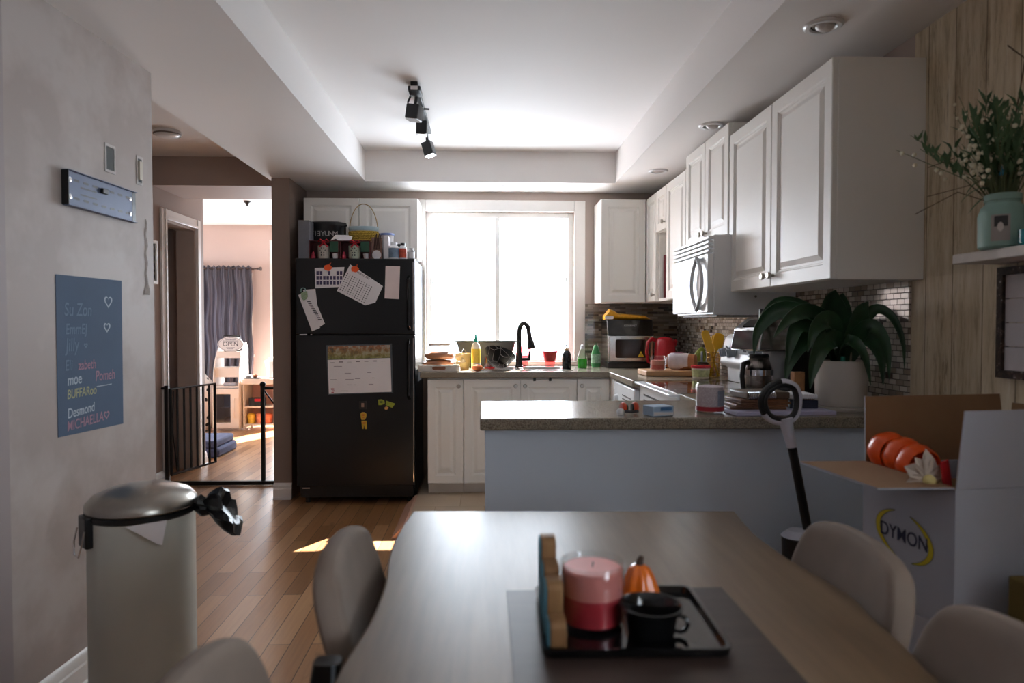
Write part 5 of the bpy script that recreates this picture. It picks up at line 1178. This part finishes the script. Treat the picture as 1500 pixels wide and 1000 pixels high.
B().tube([(-.375, 0, .745), (-.398, 0, .745)], .01, 8).build('wall_mount', mG, G)
dv = Vector((.16, .52, 0)).normalized(); o0 = Vector((-.345, .03, 0))
dg = B()
def gp(s, z): p = o0+dv*s; return (p.x, p.y, z)
dg.tube([gp(0, .08), gp(0, .735), gp(.50, .735), gp(.50, .08), gp(0, .08)], .013, 8); dr = dg.build('gate_door', mG, G)
for i in range(6): B().tube([gp(.07+i*.072, .082), gp(.07+i*.072, .733)], .009, 8).build('bar', mG, dr)
B().tube([gp(.03, .72), gp(.02, .4), gp(.06, .1)], .005, 6).build('bar', mG, dr)
r = thing('smoke_detector', 'round white smoke detector on the hall ceiling', 'detector', (-2.03, 4.5, 2.4695))
B().lathe([(0, -.038), (.05, -.038), (.075, -.026), (.082, -.012), (.082, 0), (0, 0)], seg=36).build('housing', M['white'], r); B().lathe([(.077, -.026), (.084, -.024), (.084, -.02), (.08, -.018)], seg=36).build('grille_ring', plain('dark_vent', '#6b625b', .5), r)
# ---------------------------------------------------------------- far room
CU = thing('curtain', 'blue-grey gathered curtain on a dark rod at the far room window', 'curtain', (-3.6, 8.6, 0))
kk = N('sheer_curtain'); d_ = kk.n('ShaderNodeBsdfDiffuse'); t_ = kk.n('ShaderNodeBsdfTranslucent'); mx = kk.n('ShaderNodeMixShader'); mx.inputs[0].default_value = .35
cv_ = kk.ramp(kk.noise(kk.coord((14, 1, 1)), 1, 3), [(.3, '#57545b'), (.7, '#7f7c84')]); kk.l(cv_, d_.inputs['Color']); kk.l(cv_, t_.inputs['Color'])
kk.l(d_.outputs[0], mx.inputs[1]); kk.l(t_.outputs[0], mx.inputs[2]); kk.l(mx.outputs[0], kk.out.inputs['Surface'])
g = []
for i in range(15):
    z = .30+1.65*i/14; row = []
    for j in range(161):
        x = -.65+1.385*j/160; row.append((x+.01*math.sin(9*z), .022*math.sin(j*.62+.35*math.sin(z*3))*(1 if i < 13 else .6)+.008*math.sin(j*1.7), z + (.012*math.sin(j*.9) if i == 14 else 0)))
    g.append(row)
B().sheet(g).build('drape', kk.m, CU, solid=.002)
b = B(); b.cyl((-.9, 0, 1.918), (.80, 0, 1.918), .010, seg=12); b.build('rod', plain('dark_bronze_rod', '#3a2a24', .4), CU)
b = B(); b.lathe([(0, 0), (.016, .0), (.012, .012), (.026, .035), (.026, .05), (0, .056)], (.795, 0, 1.918), 16, axis='x'); b.build('finial', bpy.data.materials['dark_bronze_rod'], CU)
b = B(); b.box(.71, .72, .005, .098, 1.905, 1.93); b.box(-.82, -.81, .005, .098, 1.905, 1.93); b.build('bracket', bpy.data.materials['dark_bronze_rod'], CU)
r = thing('ceiling_hook', 'small black plant hook on the far room ceiling', 'hook', (aty(362, 294, 7.0).x, 7.0, 2.4695)); B().lathe([(0, -.05), (.008, -.05), (.012, -.03), (.035, -.01), (.035, 0), (0, 0)], seg=18).build('hook', M['black'], r)
mtoy = plain('cream_toy_wood', '#ddd2c8', .5, var=.02)
T = thing('toy_kitchen', 'tall cream play kitchen with arched side panels and a windowed oven door', 'toy kitchen', (-2.965, 8.12, 0))
sp = [(-.16, .02), (.16, .02), (.16, .55), (.155, .95), (.10, 1.02), (.04, 1.0), (-.02, .93), (-.10, .82), (-.145, .70), (-.16, .52)]
for x in (-.148, .136): B(Matrix(((0,0,1,x),(1,0,0,0),(0,1,0,0),(0,0,0,1)))).prism(sp, 0, .012).build('side_panel', mtoy, T, bevel=.002)
B().box(-.1355, .1355, .145, .158, .03, .50).build('back_panel', mtoy, T)
B().box(-.1355, .1355, -.155, .144, .50, .52).build('shelf', mtoy, T); B().box(-.1355, .1355, -.12, .144, .62, .73).build('shelf_box', mtoy, T); B().box(-.1355, .1355, -.07, .144, .84, .915).build('top_box', mtoy, T); B().box(-.1355, .1355, -.145, .144, .03, .05).build('shelf', mtoy, T)
d = grid_slab([-.15, -.105, .055, .15], [.04, .10, .43, .495], lambda i, j: not (i == 1 and j == 1), 0, .014); d.bm.transform(frame((0, -.161, 0), 'S')); d = d.build('oven_door', mtoy, T, weld=True, bevel=.004)
B().box(-.104, .054, -.172, -.170, .101, .429).build('door_glass', clear('toy_glass', '#c9ccd8', .9, .1), d); B().tube([(.10, -.178, .16), (.10, -.195, .18), (.10, -.195, .36), (.10, -.178, .38)], .007, 8).build('handle', mtoy, d); B().box(-.1, .12, -.12, .13, .26, .268).build('oven_shelf', mtoy, T)
b = B().box(-.05, .04, -.05, .05, 0, .13).build('toy_carton', plain('blue_toy_carton', '#7f9cbd', .5, var=.2), None, (-2.985, 8.13, .2685)); tag(b, 'small blue carton on the shelf behind the play oven window', 'box')
b = B().ball((0, 0, .05), .07, .06, .05).build('toy_pot', plain('mauve_toy', '#6d6580', .5), None, (-2.98, 8.13, .0505)); tag(b, 'rounded mauve toy pot at the bottom of the play oven', 'toy')
b = B().box(-.07, .07, -.05, .05, 0, .035).build('folded_cloth', plain('grey_cloth', '#a9a6ad', .9, var=.2), None, (-2.94, 8.05, .5205), bevel=.008); tag(b, 'folded grey cloth on the middle shelf of the play kitchen', 'cloth')
S_ = thing('black_sign', 'black rectangular sign with pale script standing behind the oval sign', 'sign', (-2.945, 8.12, .9155))
B().prism([(0,0)]*0 or rrect(-.098, .098, 0, .19, .015), 0, .012).build('board', M['black'], S_).rotation_euler = (PI/2, 0, 0)
text('script', 'Welcome', .045, frame((0, -.0125, .155), 'S'), M['paper'], S_)
O_ = thing('open_sign', 'oval white OPEN sign resting on top of the play kitchen', 'sign', (-2.945, 8.055, .9155)); tl = Matrix.Rotation(math.radians(-8), 4, 'X')
b = B(tl @ frame((0, 0, .085), 'S')); b.prism([(.148*math.cos(a), .085*math.sin(a)) for a in [2*PI*i/48 for i in range(48)]], 0, .008); b.build('board', plain('sign_white', '#d5d1cf', .5), O_)
b = B(tl @ frame((0, 0, .085), 'S')); b.tube([(.136*math.cos(a), .074*math.sin(a), .0085) for a in [2*PI*i/48 for i in range(48)]], .0015, 5, closed=True); b.build('border_line', M['ink'], O_)
text('lettering', 'OPEN', .072, tl @ frame((0, -.0085, .085), 'S'), M['ink'], O_, sx=.95)
b = B(tl @ frame((0, 0, .085), 'S'))
for x0, x1, y in ((-.06, .06, .052), (-.09, .09, .038), (-.05, .05, -.040), (-.035, .035, -.054)): b.box(x0, x1, y-.003, y+.003, .008, .0085)
b.build('small_print', plain('grey_print', '#77747a', .6), O_)
U = thing('toy_counter', 'white play counter with a pink open shelf, right of the play kitchen', 'toy counter', (-2.62, 8.16, 0))
mpk = plain('pink_panel', '#e3b3a6', .5)
B().box(-.18, .20, -.16, .16, .535, .60).build('top', mtoy, U, bevel=.004)
B().box(-.17, .19, .14, .155, .03, .5345).build('back_panel', mpk, U); B().box(-.17, -.155, -.15, .139, .03, .5345).build('side_panel', mtoy, U); B().box(.175, .19, -.15, .139, .03, .5345).build('side_panel', mtoy, U)
B().box(-.154, .174, -.15, .139, .265, .28).build('shelf', mtoy, U); B().box(-.154, .174, -.15, .139, .06, .075).build('shelf', mtoy, U)
for x in (-.162, .182):
    for y in (-.14, .13): B().box(x-.007, x+.007, y-.01, y+.01, .001, .0295).build('foot', mtoy, U)
def sm(name, lab, cat, w, d, h, mat, loc, bev=.003): o = B().box(-w/2, w/2, -d/2, d/2, 0, h).build(name, mat, None, loc, bevel=bev); return tag(o, lab, cat)
r = thing('game_carton', 'black box with a red band on the upper shelf of the play counter', 'box', (-2.65, 8.09, .2805)); B().box(-.085, .085, -.05, .05, 0, .095).build('carton', M['black'], r, bevel=.003); B(frame((0, -.0502, 0), 'S')).prism(rrect(-.02, .08, .055, .085, .004), 0, .001).build('red_band', M['red'], r)
for i, (dx, c_, lab) in enumerate(((-.10, '#d9b13c', 'yellow toy tub on the lower shelf of the play counter'), (0, '#e8876a', 'coral toy tub in the middle of the lower shelf of the play counter'), (.10, '#e0704c', 'orange toy tub at the right of the lower shelf of the play counter'))):
    o = B().lathe([(0, 0), (.038, 0), (.045, .10), (.03, .115), (0, .12)], seg=20).build('toy_tub', plain('toy_tub_colour', c_, .4, var=.25, scale=30), None, (-2.62+dx, 8.08, .0755)); tag(o, lab, 'toy', 'toy tubs on the play counter')
r = thing('toy_tray', 'black tray of white play dishes on top of the play counter', 'tray', (-2.70, 8.07, .6005)); B().prism(rrect(-.09, .09, -.06, .06, .02), 0, .012).build('tray', M['black'], r); b = B(); b.lathe([(0, .0125), (.03, .0125), (.045, .04), (.04, .04), (.025, .02), (0, .02)], (-.05, 0, 0), 20); b.build('dish', M['white'], r); B().ball((.03, 0, .032), .03, .03, .02).build('toy_food', plain('brown_toy', '#a06a48', .5, var=.3), r)
r = thing('white_bucket', 'white tapered bucket at the right end of the play counter', 'bucket', (-2.49, 8.20, .6005)); B().lathe([(0, 0), (.075, 0), (.105, .20), (.098, .20), (.07, .01), (0, .01)], seg=32).build('bucket', M['white'], r); B().ball((0, 0, .2), .08, .08, .05).build('filling', plain('white_stuffing', '#e9dccb', .9, bump=.5, bscale=40), r)
kk = N('monochrome_floral'); v = kk.coord(); vo = kk.n('ShaderNodeTexVoronoi'); vo.inputs['Scale'].default_value = 11; kk.l(v, vo.inputs['Vector']); nz = kk.noise(v, 20, 2)
ml = kk.n('ShaderNodeMath', operation='MULTIPLY_ADD'); kk.l(nz, ml.inputs[0]); ml.inputs[1].default_value = .35; kk.l(vo.outputs['Distance'], ml.inputs[2]); kk.col(kk.ramp(ml.outputs[0], [(.38, '#16151a'), (.44, '#e6dfdb')])); kk.set(Roughness=.9)
o = B().lathe([(0, 0), (.26, .01), (.305, .12), (.31, .35), (.27, .55), (.18, .66), (0, .69)], seg=36, sx=1.0, sy=.8).build('bean_bag', kk.m, None, (-3.45, 8.1, .001)); tag(o, 'black and white patterned bean bag by the curtain', 'bean bag')
r = thing('floor_cushion', 'blue upholstered two-tier floor cushion behind the hall corner', 'cushion', (-2.70, 6.62, .001))
mb = plain('denim_blue_cloth', '#51597c', .9, var=.15, bump=.3, bscale=200)
B().prism(rrect(-.25, .25, -.26, .26, .05), 0, .085).build('lower_tier', mb, r, bevel=.02, seg=3); B().prism(rrect(-.245, .225, -.25, .25, .05), .0855, .155).build('upper_tier', plain('slate_blue_cloth', '#5b6484', .9, var=.15, bump=.3, bscale=200), r, bevel=.02, seg=3)

# ---------------------------------------------------------------- cartons in front of the peninsula
ang = math.atan2(.038, .294)
X0, Y0 = 1.023, 1.433
bw, bd = .43, .296
LB = thing('lower_carton', 'large plain white carton under the printed white box', 'box', (X0, Y0, .001), ang)
b = B(); b.box(0, bw, 0, bd, 0, .555); b.build('carton', M['wbox'], LB, bevel=.004)
BX = thing('printed_box', 'open white cardboard box printed DYMON with brown flaps, full of pumpkin decorations', 'box', (X0, Y0, .5575), ang)
hh = .3125; t = .005
b = B()
for q in ((0, bw, 0, t, 0, hh), (0, bw, bd-t, bd, 0, hh), (0, t, t, bd-t, 0, hh), (bw-t, bw, t, bd-t, 0, hh), (t, bw-t, t, bd-t, 0, t)): b.box(*q)
b.build('carton', M['wbox'], BX)
def flap(name, p0, p1, out, ln, skew=.012):
    """flap hinged on the edge p0-p1, reaching along 'out'; white outside, brown inside"""
    p0, p1, out = Vector(p0), Vector(p1), Vector(out).normalized(); e = (p1-p0).normalized(); nn = e.cross(out)
    m_ = Matrix(((e.x, out.x, nn.x, p0.x), (e.y, out.y, nn.y, p0.y), (e.z, out.z, nn.z, p0.z), (0, 0, 0, 1))); L_ = (p1-p0).length
    o = B(m_).prism([(.003, 0), (L_-.003, 0), (L_-skew, ln), (skew, ln)], 0, .004).build(name, M['wbox'], BX)
    B(m_).prism([(.003, .0), (L_-.003, .0), (L_-skew, ln), (skew, ln)], .0042, .0052).build('brown_lining', M['cardboard'], o); return o
flap('flap', (0, 0, hh+.0015), (0, bd, hh+.0015), (-1, 0, .03), .185, .006)      # folded out to the left
flap('flap', (bw, 0, hh+.001), (0, 0, hh+.001), (0, -.06, 1), .172)          # standing at the front
flap('flap', (0, bd, hh+.001), (bw, bd, hh+.001), (0, .10, 1), .172)         # standing at the back
flap('flap', (bw, bd, hh+.001), (bw, 0, hh+.001), (.05, 0, 1), .15)
# printed emblem on the left face
fl = frame((-.0004, 0, 0), 'W')
text('lettering', 'DYMON', .046, fl @ Matrix.Translation((-.152, .165, .0006)), M['navy'], BX, .0003, 0, 'CENTER', .92, .0003)
mye = plain('emblem_yellow', '#c9b71e', .5, var=0); mng = plain('emblem_outline', '#3a4a2a', .5, var=0)
def crescent(a0, a1, grow, mat, z, nm):
    out, inn = [], []
    for i in range(29):
        f = i/28; a = math.radians(a0+(a1-a0)*f); th_ = .014*math.sin(PI*f)
        out.append(((.094+grow)*math.cos(a), (.056+grow)*math.sin(a))); inn.append(((.094-grow-th_)*math.cos(a), (.056-grow-th_)*math.sin(a)))
    vs = [(x, y, z) for x, y in out+inn[::-1]]; n = len(out)
    B(fl @ Matrix.Translation((-.152, .165, 0)) @ Matrix.Rotation(math.radians(-8), 4, 'Z')).add(vs, [(i, i+1, 2*n-2-i, 2*n-1-i) for i in range(n-1)]).build(nm, mat, BX)
crescent(112, 262, .0015, mng, .0004, 'emblem_outline'); crescent(112, 262, 0, mye, .0007, 'emblem'); crescent(-68, 82, .0015, mng, .0004, 'emblem_outline'); crescent(-68, 82, 0, mye, .0007, 'emblem')
LM = Matrix.Translation((X0, Y0, .5575)) @ Matrix.Rotation(ang, 4, 'Z')
def inbox(x, y, z): return tuple(LM @ Vector((x, y, z)))
o = B().box(0, bw-.03, 0, bd-.03, 0, .262).build('inner_carton', M['cardboard'], None, inbox(.015, .015, .0055), ang, bevel=.003); tag(o, 'brown inner carton filling the printed white box', 'box')
o = B().box(0, .16, 0, .006, 0, .11).build('carton_divider', M['cardboard'], None, inbox(.20, .16, .2685), ang+.25); tag(o, 'loose brown cardboard divider standing in the printed box', 'cardboard')
for i, (px, py, yy, lab) in enumerate(((1303, 668, 1.69, 'orange pumpkin bucket, topmost of the nested row in the box'), (1325, 677, 1.645, 'orange pumpkin bucket in the middle of the nested row in the box'), (1345, 688, 1.60, 'orange pumpkin bucket at the lower end of the nested row in the box'))):
    p = aty(px, py, yy); rr = .048
    r = thing('pumpkin_bucket', lab, 'bucket', (p.x, p.y, p.z+.012), 0, 'nested orange pumpkin buckets')
    ax = (aty(1345, 688, 1.545)-aty(1303, 668, 1.66)).normalized(); q = ax.to_track_quat('Z', 'Y').to_matrix().to_4x4()
    b = B(q); rg = []
    for R_, z in [(.02, -.045), (.036, -.038), (.046, -.018), (.048, 0), (.046, .012), (.040, .024)]: rg.append([(R_*(1+.05*abs(math.sin(3.5*a)))*math.cos(a), R_*(1+.05*abs(math.sin(3.5*a)))*math.sin(a), z) for a in [2*PI*j/56 for j in range(56)]])
    b.loft(rg, True, False); b.build('bucket', M['orange'], r, ang=60)
    b = B(q); b.tube([(.0405*math.cos(a), .0405*math.sin(a), .024) for a in [2*PI*j/30 for j in range(30)]], .002, 6, closed=True); b.build('rim', M['orange'], r)
p = aty(1352, 698, 1.49)
r = thing('poinsettia', 'cream artificial poinsettia flower with pointed petals at the box edge', 'flower', (p.x, p.y, p.z), .3)
mcr = plain('cream_silk', '#c9bdb2', .7, var=.1)
for i in range(7):
    a = -.4+i*.62; ln = .052+.012*(i % 2); dx, dz = math.cos(a)*ln, math.sin(a)*ln; nx, nz = -math.sin(a)*.017, math.cos(a)*.017
    B().add([(0, -.005, 0), (dx*.35+nx*.8, -.012, dz*.35+nz*.8), (dx*.7+nx, -.008, dz*.7+nz), (dx, .0, dz), (dx*.7-nx, -.008, dz*.7-nz), (dx*.35-nx*.8, -.012, dz*.35-nz*.8), (dx*.5, -.002, dz*.5)], [(0, 1, 6), (1, 2, 6), (2, 3, 6), (3, 4, 6), (4, 5, 6), (5, 0, 6)]).build('petal', mcr, r, solid=.001)
B().ball((0, -.016, -.006), .014).build('centre', plain('pale_yellow_bud', '#d2c284', .7, bump=.6, bscale=90), r)
p = aty(1386, 697, 1.47); o = B().box(-.012, .012, -.002, .002, -.03, .035).build('ribbon_tag', M['red'], None, (p.x, p.y, p.z), .3); o.rotation_euler = (0, math.radians(-12), .3); tag(o, 'shiny red tag beside the cream poinsettia', 'tag')
r = thing('olive_carton', 'olive brown carton at the right edge in front of the white boxes', 'box', (1.275, 1.275, .001)); B().box(-.17, .19, -.10, .11, 0, .70).build('carton', plain('olive_cardboard', '#6b5a2a', .8, var=.08), r, bevel=.004); B(frame((0, -.1003, 0), 'S')).prism(rrect(-.02, .02, .02, .69, .002), 0, .0006).build('packing_tape', plain('clear_brown_tape', '#8a7540', .3), r)

# ---------------------------------------------------------------- stick mop leaning in front of the peninsula
MY = 2.17
def mp(px, py): p = aty(px, py, MY); return Vector((p.x, 0, p.z))
base = mp(1190, 845); base.z = 0
r = thing('stick_vacuum', 'white and black stick vacuum with a loop handle standing before the peninsula', 'vacuum', (base.x, MY, .001))
def lp(px, py): p = mp(px, py)-base; return (p.x, 0, p.z)
mwh = plain('cool_white_plastic', '#d0d1dd', .35, var=.01)
out = [lp(*q) for q in ((1150, 560), (1165, 567), (1170, 585), (1167, 605), (1157, 616), (1140, 618), (1125, 612), (1117, 598), (1116, 583), (1124, 570), (1137, 562))]
def cr(p, n=4):
    o_ = []; m_ = len(p)
    for i in range(m_):
        a, b_, c_, d_ = (Vector(p[(i+k_) % m_]) for k_ in (-1, 0, 1, 2))
        for q in range(n):
            tt = q/n; o_.append(.5*((2*b_)+(-a+c_)*tt+(2*a-5*b_+4*c_-d_)*tt*tt+(-a+3*b_-3*c_+d_)*tt**3))
    return o_
loop = cr(out)
b = B(); b.tube(loop, .0115, 10, closed=True); hd = b.build('loop_handle', mwh, r)
ctr = sum((Vector(p) for p in loop), Vector())/len(loop)
inner = [ctr+(Vector(p)-ctr)*.86+Vector((0, -.004, 0)) for p in loop]
B().tube(inner, .0095, 8, closed=True).build('inner_grip', M['black'], r)
tg = [Vector(p)+(Vector(p)-ctr)*.05+Vector((0, -.003, 0)) for p in loop]
B().tube(tg[-18:-1] if len(tg) > 18 else tg, .0105, 8).build('top_grip', M['black'], r)
B().tube([lp(1150, 612), lp(1154, 630), lp(1160, 655)], [.024, .019, .016], 14).build('neck', mwh, r)
B().tube([lp(1160.5, 657), lp(1183, 775)], .0145, 14).build('pole', M['black'], r)
b1 = lp(1178, 785); b = B(); b.tube([(b1[0]-.02, 0, b1[2]+.0), (b1[0]-.012, 0, .12)], [.052, .045], 24); b.build('motor_body', M['black'], r, bevel=.004)
b = B(); b.tube([(b1[0]-.021, 0, b1[2]+.02), (b1[0]-.0205, 0, b1[2]+.0005)], [.03, .053], 24); b.build('top_cap', mwh, r)
b = B(); b.prism(rrect(-.13, .13, -.075, .075, .03), 0, .05); b.build('floor_head', M['black'], r, bevel=.012, seg=3); B().tube([(b1[0]-.012, 0, .125), (0, .0, .045)], [.03, .025], 14).build('joint', mwh, r)

# ---------------------------------------------------------------- right wall: shelf, jar of flowers, frame
SH = thing('wall_shelf', 'whitewashed wooden shelf on the weathered board wall', 'shelf', (1.445, 1.35, 1.405))
B().box(-.075, .0745, -.6, .60, 0, .028).build('board', plain('whitewashed_shelf', '#c9c4be', .6, var=.08, scale=30, bump=.1), SH, bevel=.003)
ZS = 1.4335
p = aty(1468, 350, 1.80)
J = thing('mason_jar', 'mint green painted jar with a black-and-white photo label on the wall shelf', 'jar', (p.x, 1.80, ZS))
mint = plain('mint_paint', '#86a79d', .55, var=.05)
B().lathe([(0, 0), (.05, 0), (.056, .006), (.057, .09), (.05, .112), (.040, .122), (.040, .128), (.043, .13), (.043, .146), (.040, .148), (.037, .146), (.037, .12), (.0, .11)], seg=40).build('jar', mint, J)
b = B(); b.sheet([[(.0575*math.cos(a), .0575*math.sin(a), z) for a in [math.radians(-154+44*i/8) for i in range(9)]] for z in (.018, .088)]); ph = b.build('photo_label', plain('photo_paper', '#9a948f', .35, var=.1), J)
def onjar(a, z, rr=.058): return (rr*math.cos(math.radians(a)), rr*math.sin(math.radians(a)), z)
b = B()
b.add([onjar(a, z) for z in (.056, .084) for a in (-146, -138, -130, -122, -116)], [(i, i+1, i+6, i+5) for i in range(4)]); b.build('dark_hair_patch', plain('photo_black', '#2a2726', .4, var=.2), ph)
b = B(); b.add([onjar(a, .055+.012*math.sin(q), .0584) for q, a in [(2*PI*i/16, -132+7*math.cos(2*PI*i/16)) for i in range(16)]], [tuple(range(16))]); b.build('pale_patch', plain('photo_pale', '#c9c3be', .4), ph)
BQ = thing('bouquet', 'artificial bouquet of grasses, green leaves and tiny cream flowers in the mint jar', 'flowers', (p.x, 1.80, ZS+.118))
random.seed(11); st_, lf_, bl_ = B(), B(), B()
for i in range(90):
    a = random.uniform(0, 2*PI); sp_ = abs(random.gauss(.0, .10)); h_ = random.uniform(.12, .30)
    ex, ey = math.cos(a)*sp_, math.sin(a)*sp_*.9
    if ex > .045: ex = .045
    x0, y0 = math.cos(a)*.02, math.sin(a)*.02
    pts = [(x0, y0, 0), (x0+ex*.3, y0+ey*.3, h_*.45), (x0+ex, y0+ey, h_)]
    st_.tube(pts, [.0016, .0013, .0008], 5)
    n_ = 6
    for k_ in range(n_):
        f = .45+.55*k_/n_; bx_, by_, bz_ = x0+ex*f, y0+ey*f, h_*f
        rx, ry_, rz_ = (random.uniform(-.026, .016), random.uniform(-.024, .024), random.uniform(-.005, .024))
        if bx_+rx > .062: rx = -.02
        if i % 2: bl_.ball((bx_+rx, by_+ry_, bz_+rz_), .0062 if h_ < .22 else .004, seg=7, rings=5)
        if not i % 2:
            for sg in (1, -.6): lf_.add([(bx_, by_, bz_), (bx_+rx*.6*sg+.006, by_+ry_*.6*sg, bz_+rz_+.014), (bx_+rx*1.5*sg, by_+ry_*1.5*sg, bz_+rz_+.03), (bx_+rx*.6*sg-.006, by_+ry_*.6*sg, bz_+rz_+.014)], [(0, 1, 2, 3)])
for (dx, dy, h_) in ((-.10, .03, -.02), (-.075, -.03, .05), (-.06, .05, -.06), (-.05, .08, .03), (.02, -.09, .02)):
    g = []
    for k_ in range(9):
        f = k_/8; w_ = .008*math.sin(PI*min(1, f*.9+.1)); g.append([(dx*f, dy*f-w_, .02+(h_+.10)*f*(1.6-f)-.06*f*f), (dx*f+.003, dy*f, .02+(h_+.10)*f*(1.6-f)-.06*f*f+.003), (dx*f, dy*f+w_, .02+(h_+.10)*f*(1.6-f)-.06*f*f)])
    lf_.sheet(g)
o = st_.build('stems', plain('dry_stem', '#5d6844', .7), BQ); o['kind'] = 'stuff'; o = lf_.build('leaves', plain('silk_leaf', '#4d6b4a', .6, var=.3, scale=30), BQ); o['kind'] = 'stuff'; o = bl_.build('blossoms', plain('cream_blossom', '#dcd6bc', .7), BQ); o['kind'] = 'stuff'
b = B(); b.tube([(-.01, 0, .0), (-.07, .03, .06), (-.15, .09, .04)], .0013, 5); b.tube([(-.01, 0, .0), (-.09, .05, .045), (-.165, .12, -.005)], .0013, 5); b.tube([(.0, 0, .0), (.01, -.03, .25), (.015, -.05, .375), (-.01, -.02, .42)], .002, 5); b.tube([(.015, -.05, .375), (.03, -.10, .40)], .0018, 5); b.build('twigs', plain('brown_twig', '#59452f', .7), BQ)
B().add([(-.035, -.03, .075), (-.028, -.032, .105), (-.02, -.033, .11), (-.024, -.03, .075)], [(0, 1, 2, 3)]).build('blue_butterfly_tag', plain('sky_blue', '#4fa3c4', .5), BQ, solid=.001)
o = B().lathe([(0, 0), (.025, 0), (.03, .006), (.03, .04), (.027, .04), (.024, .008), (0, .008)], seg=28).build('tealight_cup', plain('teal_glass', '#1f8791', .2), None, (1.405, 1.70, ZS)); tag(o, 'small teal tealight cup right of the mint jar', 'cup')
FRM = thing('wall_board', 'white board panel in a rusty dark frame hanging below the wall shelf', 'wall decor', (1.5195, 1.53, 1.235))
fw = frame((0, 0, 0), 'W'); hw, hv = .41, .16
b = grid_slab([-hw, -hw+.022, hw-.022, hw], [-hv, -hv+.022, hv-.022, hv], lambda i, j: not (i == 1 and j == 1), 0, .022); b.bm.transform(fw)
kk = N('rusted_paint'); kk.col(kk.ramp(kk.noise(kk.coord(), 60, 4, .7), [(.45, '#2d221d'), (.6, '#4b3a31'), (.66, '#b5aeaa')])); kk.set(Roughness=.7); b.build('frame', kk.m, FRM, weld=True)
mwp = plain('white_shiplap', '#c3bfc2', .6, var=.04)
b = B(fw)
for i in range(4): b.box(-hw+.0225, hw-.0225, -hv+.023+i*.069, -hv+.023+i*.069+.067, .0005, .012)
b.build('boards', mwp, FRM)

# ---------------------------------------------------------------- ceiling lights
TK = thing('track_light', 'black ceiling track light with three square spot heads', 'light', (-.355, 4.0, 2.4695))
B().box(-.018, .018, -.47, .42, -.022, 0).build('track', M['black'], TK, bevel=.002)
B().box(-.032, .032, -.47, -.36, -.045, -.0225).build('power_feed', M['black'], TK, bevel=.003); B().box(-.018, .018, -.4705, -.472, -.044, -.024).build('label_plate', M['paper'], TK)
def head(px, py, yy, ax, size=.038, ln=.085):
    p = aty(px, py, yy)-Vector((-.355, 4.0, 2.4695)); ax = Vector(ax).normalized()
    q = ax.to_track_quat('-Z', 'Y').to_matrix().to_4x4(); q.translation = p
    h = B(q); h.prism(rrect(-size, size, -size, size, .006), -ln/2, ln/2); h = h.build('spot_head', M['black'], TK, bevel=.004)
    b = B(q); b.prism(rrect(-size+.003, size-.003, -size+.003, size-.003, .004), -ln/2-.004, -ln/2-.0005); b.build('lens', M['chrome'], h)
    top = p - ax*ln/2
    b = B(); b.tube([(0, p.y-.02, -.022), (0, p.y-.02, -.05), tuple(top+ax*.01)], .009, 8); b.build('stem', M['black'], h)
head(607, 165, 3.66, (-.15, .05, -1), .036, .075); head(618, 188, 3.95, (.0, -.05, -1), .031, .075); head(628, 218, 4.32, (.28, -.1, -1), .031, .085)
b = B(); b.tube([(.0, -.12, -.03), (.05, -.12, -.032)], .005, 6); b.tube([(-.03, -.36, -.04), (-.045, -.36, -.075)], .006, 6); b.build('bracket_arm', M['black'], TK)
def downlight(lab, x, y, eye):
    r = thing('recessed_downlight', lab, 'light', (x, y, 2.2495), 0, 'recessed lights in the ceiling soffit')
    B().lathe([(.040, -.004), (.045, -.009), (.058, -.009), (.064, -.004), (.065, 0), (.040, 0)], seg=40).build('trim_ring', M['white'], r)
    if eye: B().lathe([(0, -.022), (.016, -.02), (.028, -.012), (.033, -.001), (.0, -.001)], (.004, -.004, 0), 28).build('lamp', plain('frosted_lamp', '#cfc9c6', .3), r)
    else: B().lathe([(0, -.004), (.036, -.004), (.036, -.001), (0, -.001)], seg=28).build('lamp', plain('frosted_lamp_flat', '#c5bfbb', .3), r)
    B().lathe([(.0365, -.002), (.0395, -.002)], seg=28).build('dark_gap', M['black'], r)
downlight('recessed eyeball light nearest the camera, above the large wall cabinet', 1.158, 2.31, 1); downlight('recessed ceiling light in the soffit above the middle wall cabinets', 1.165, 3.48, 1); downlight('recessed ceiling light at the far end of the right soffit', 1.158, 4.52, 0); downlight('recessed ceiling light above the kitchen window', .142, 5.09, 0)
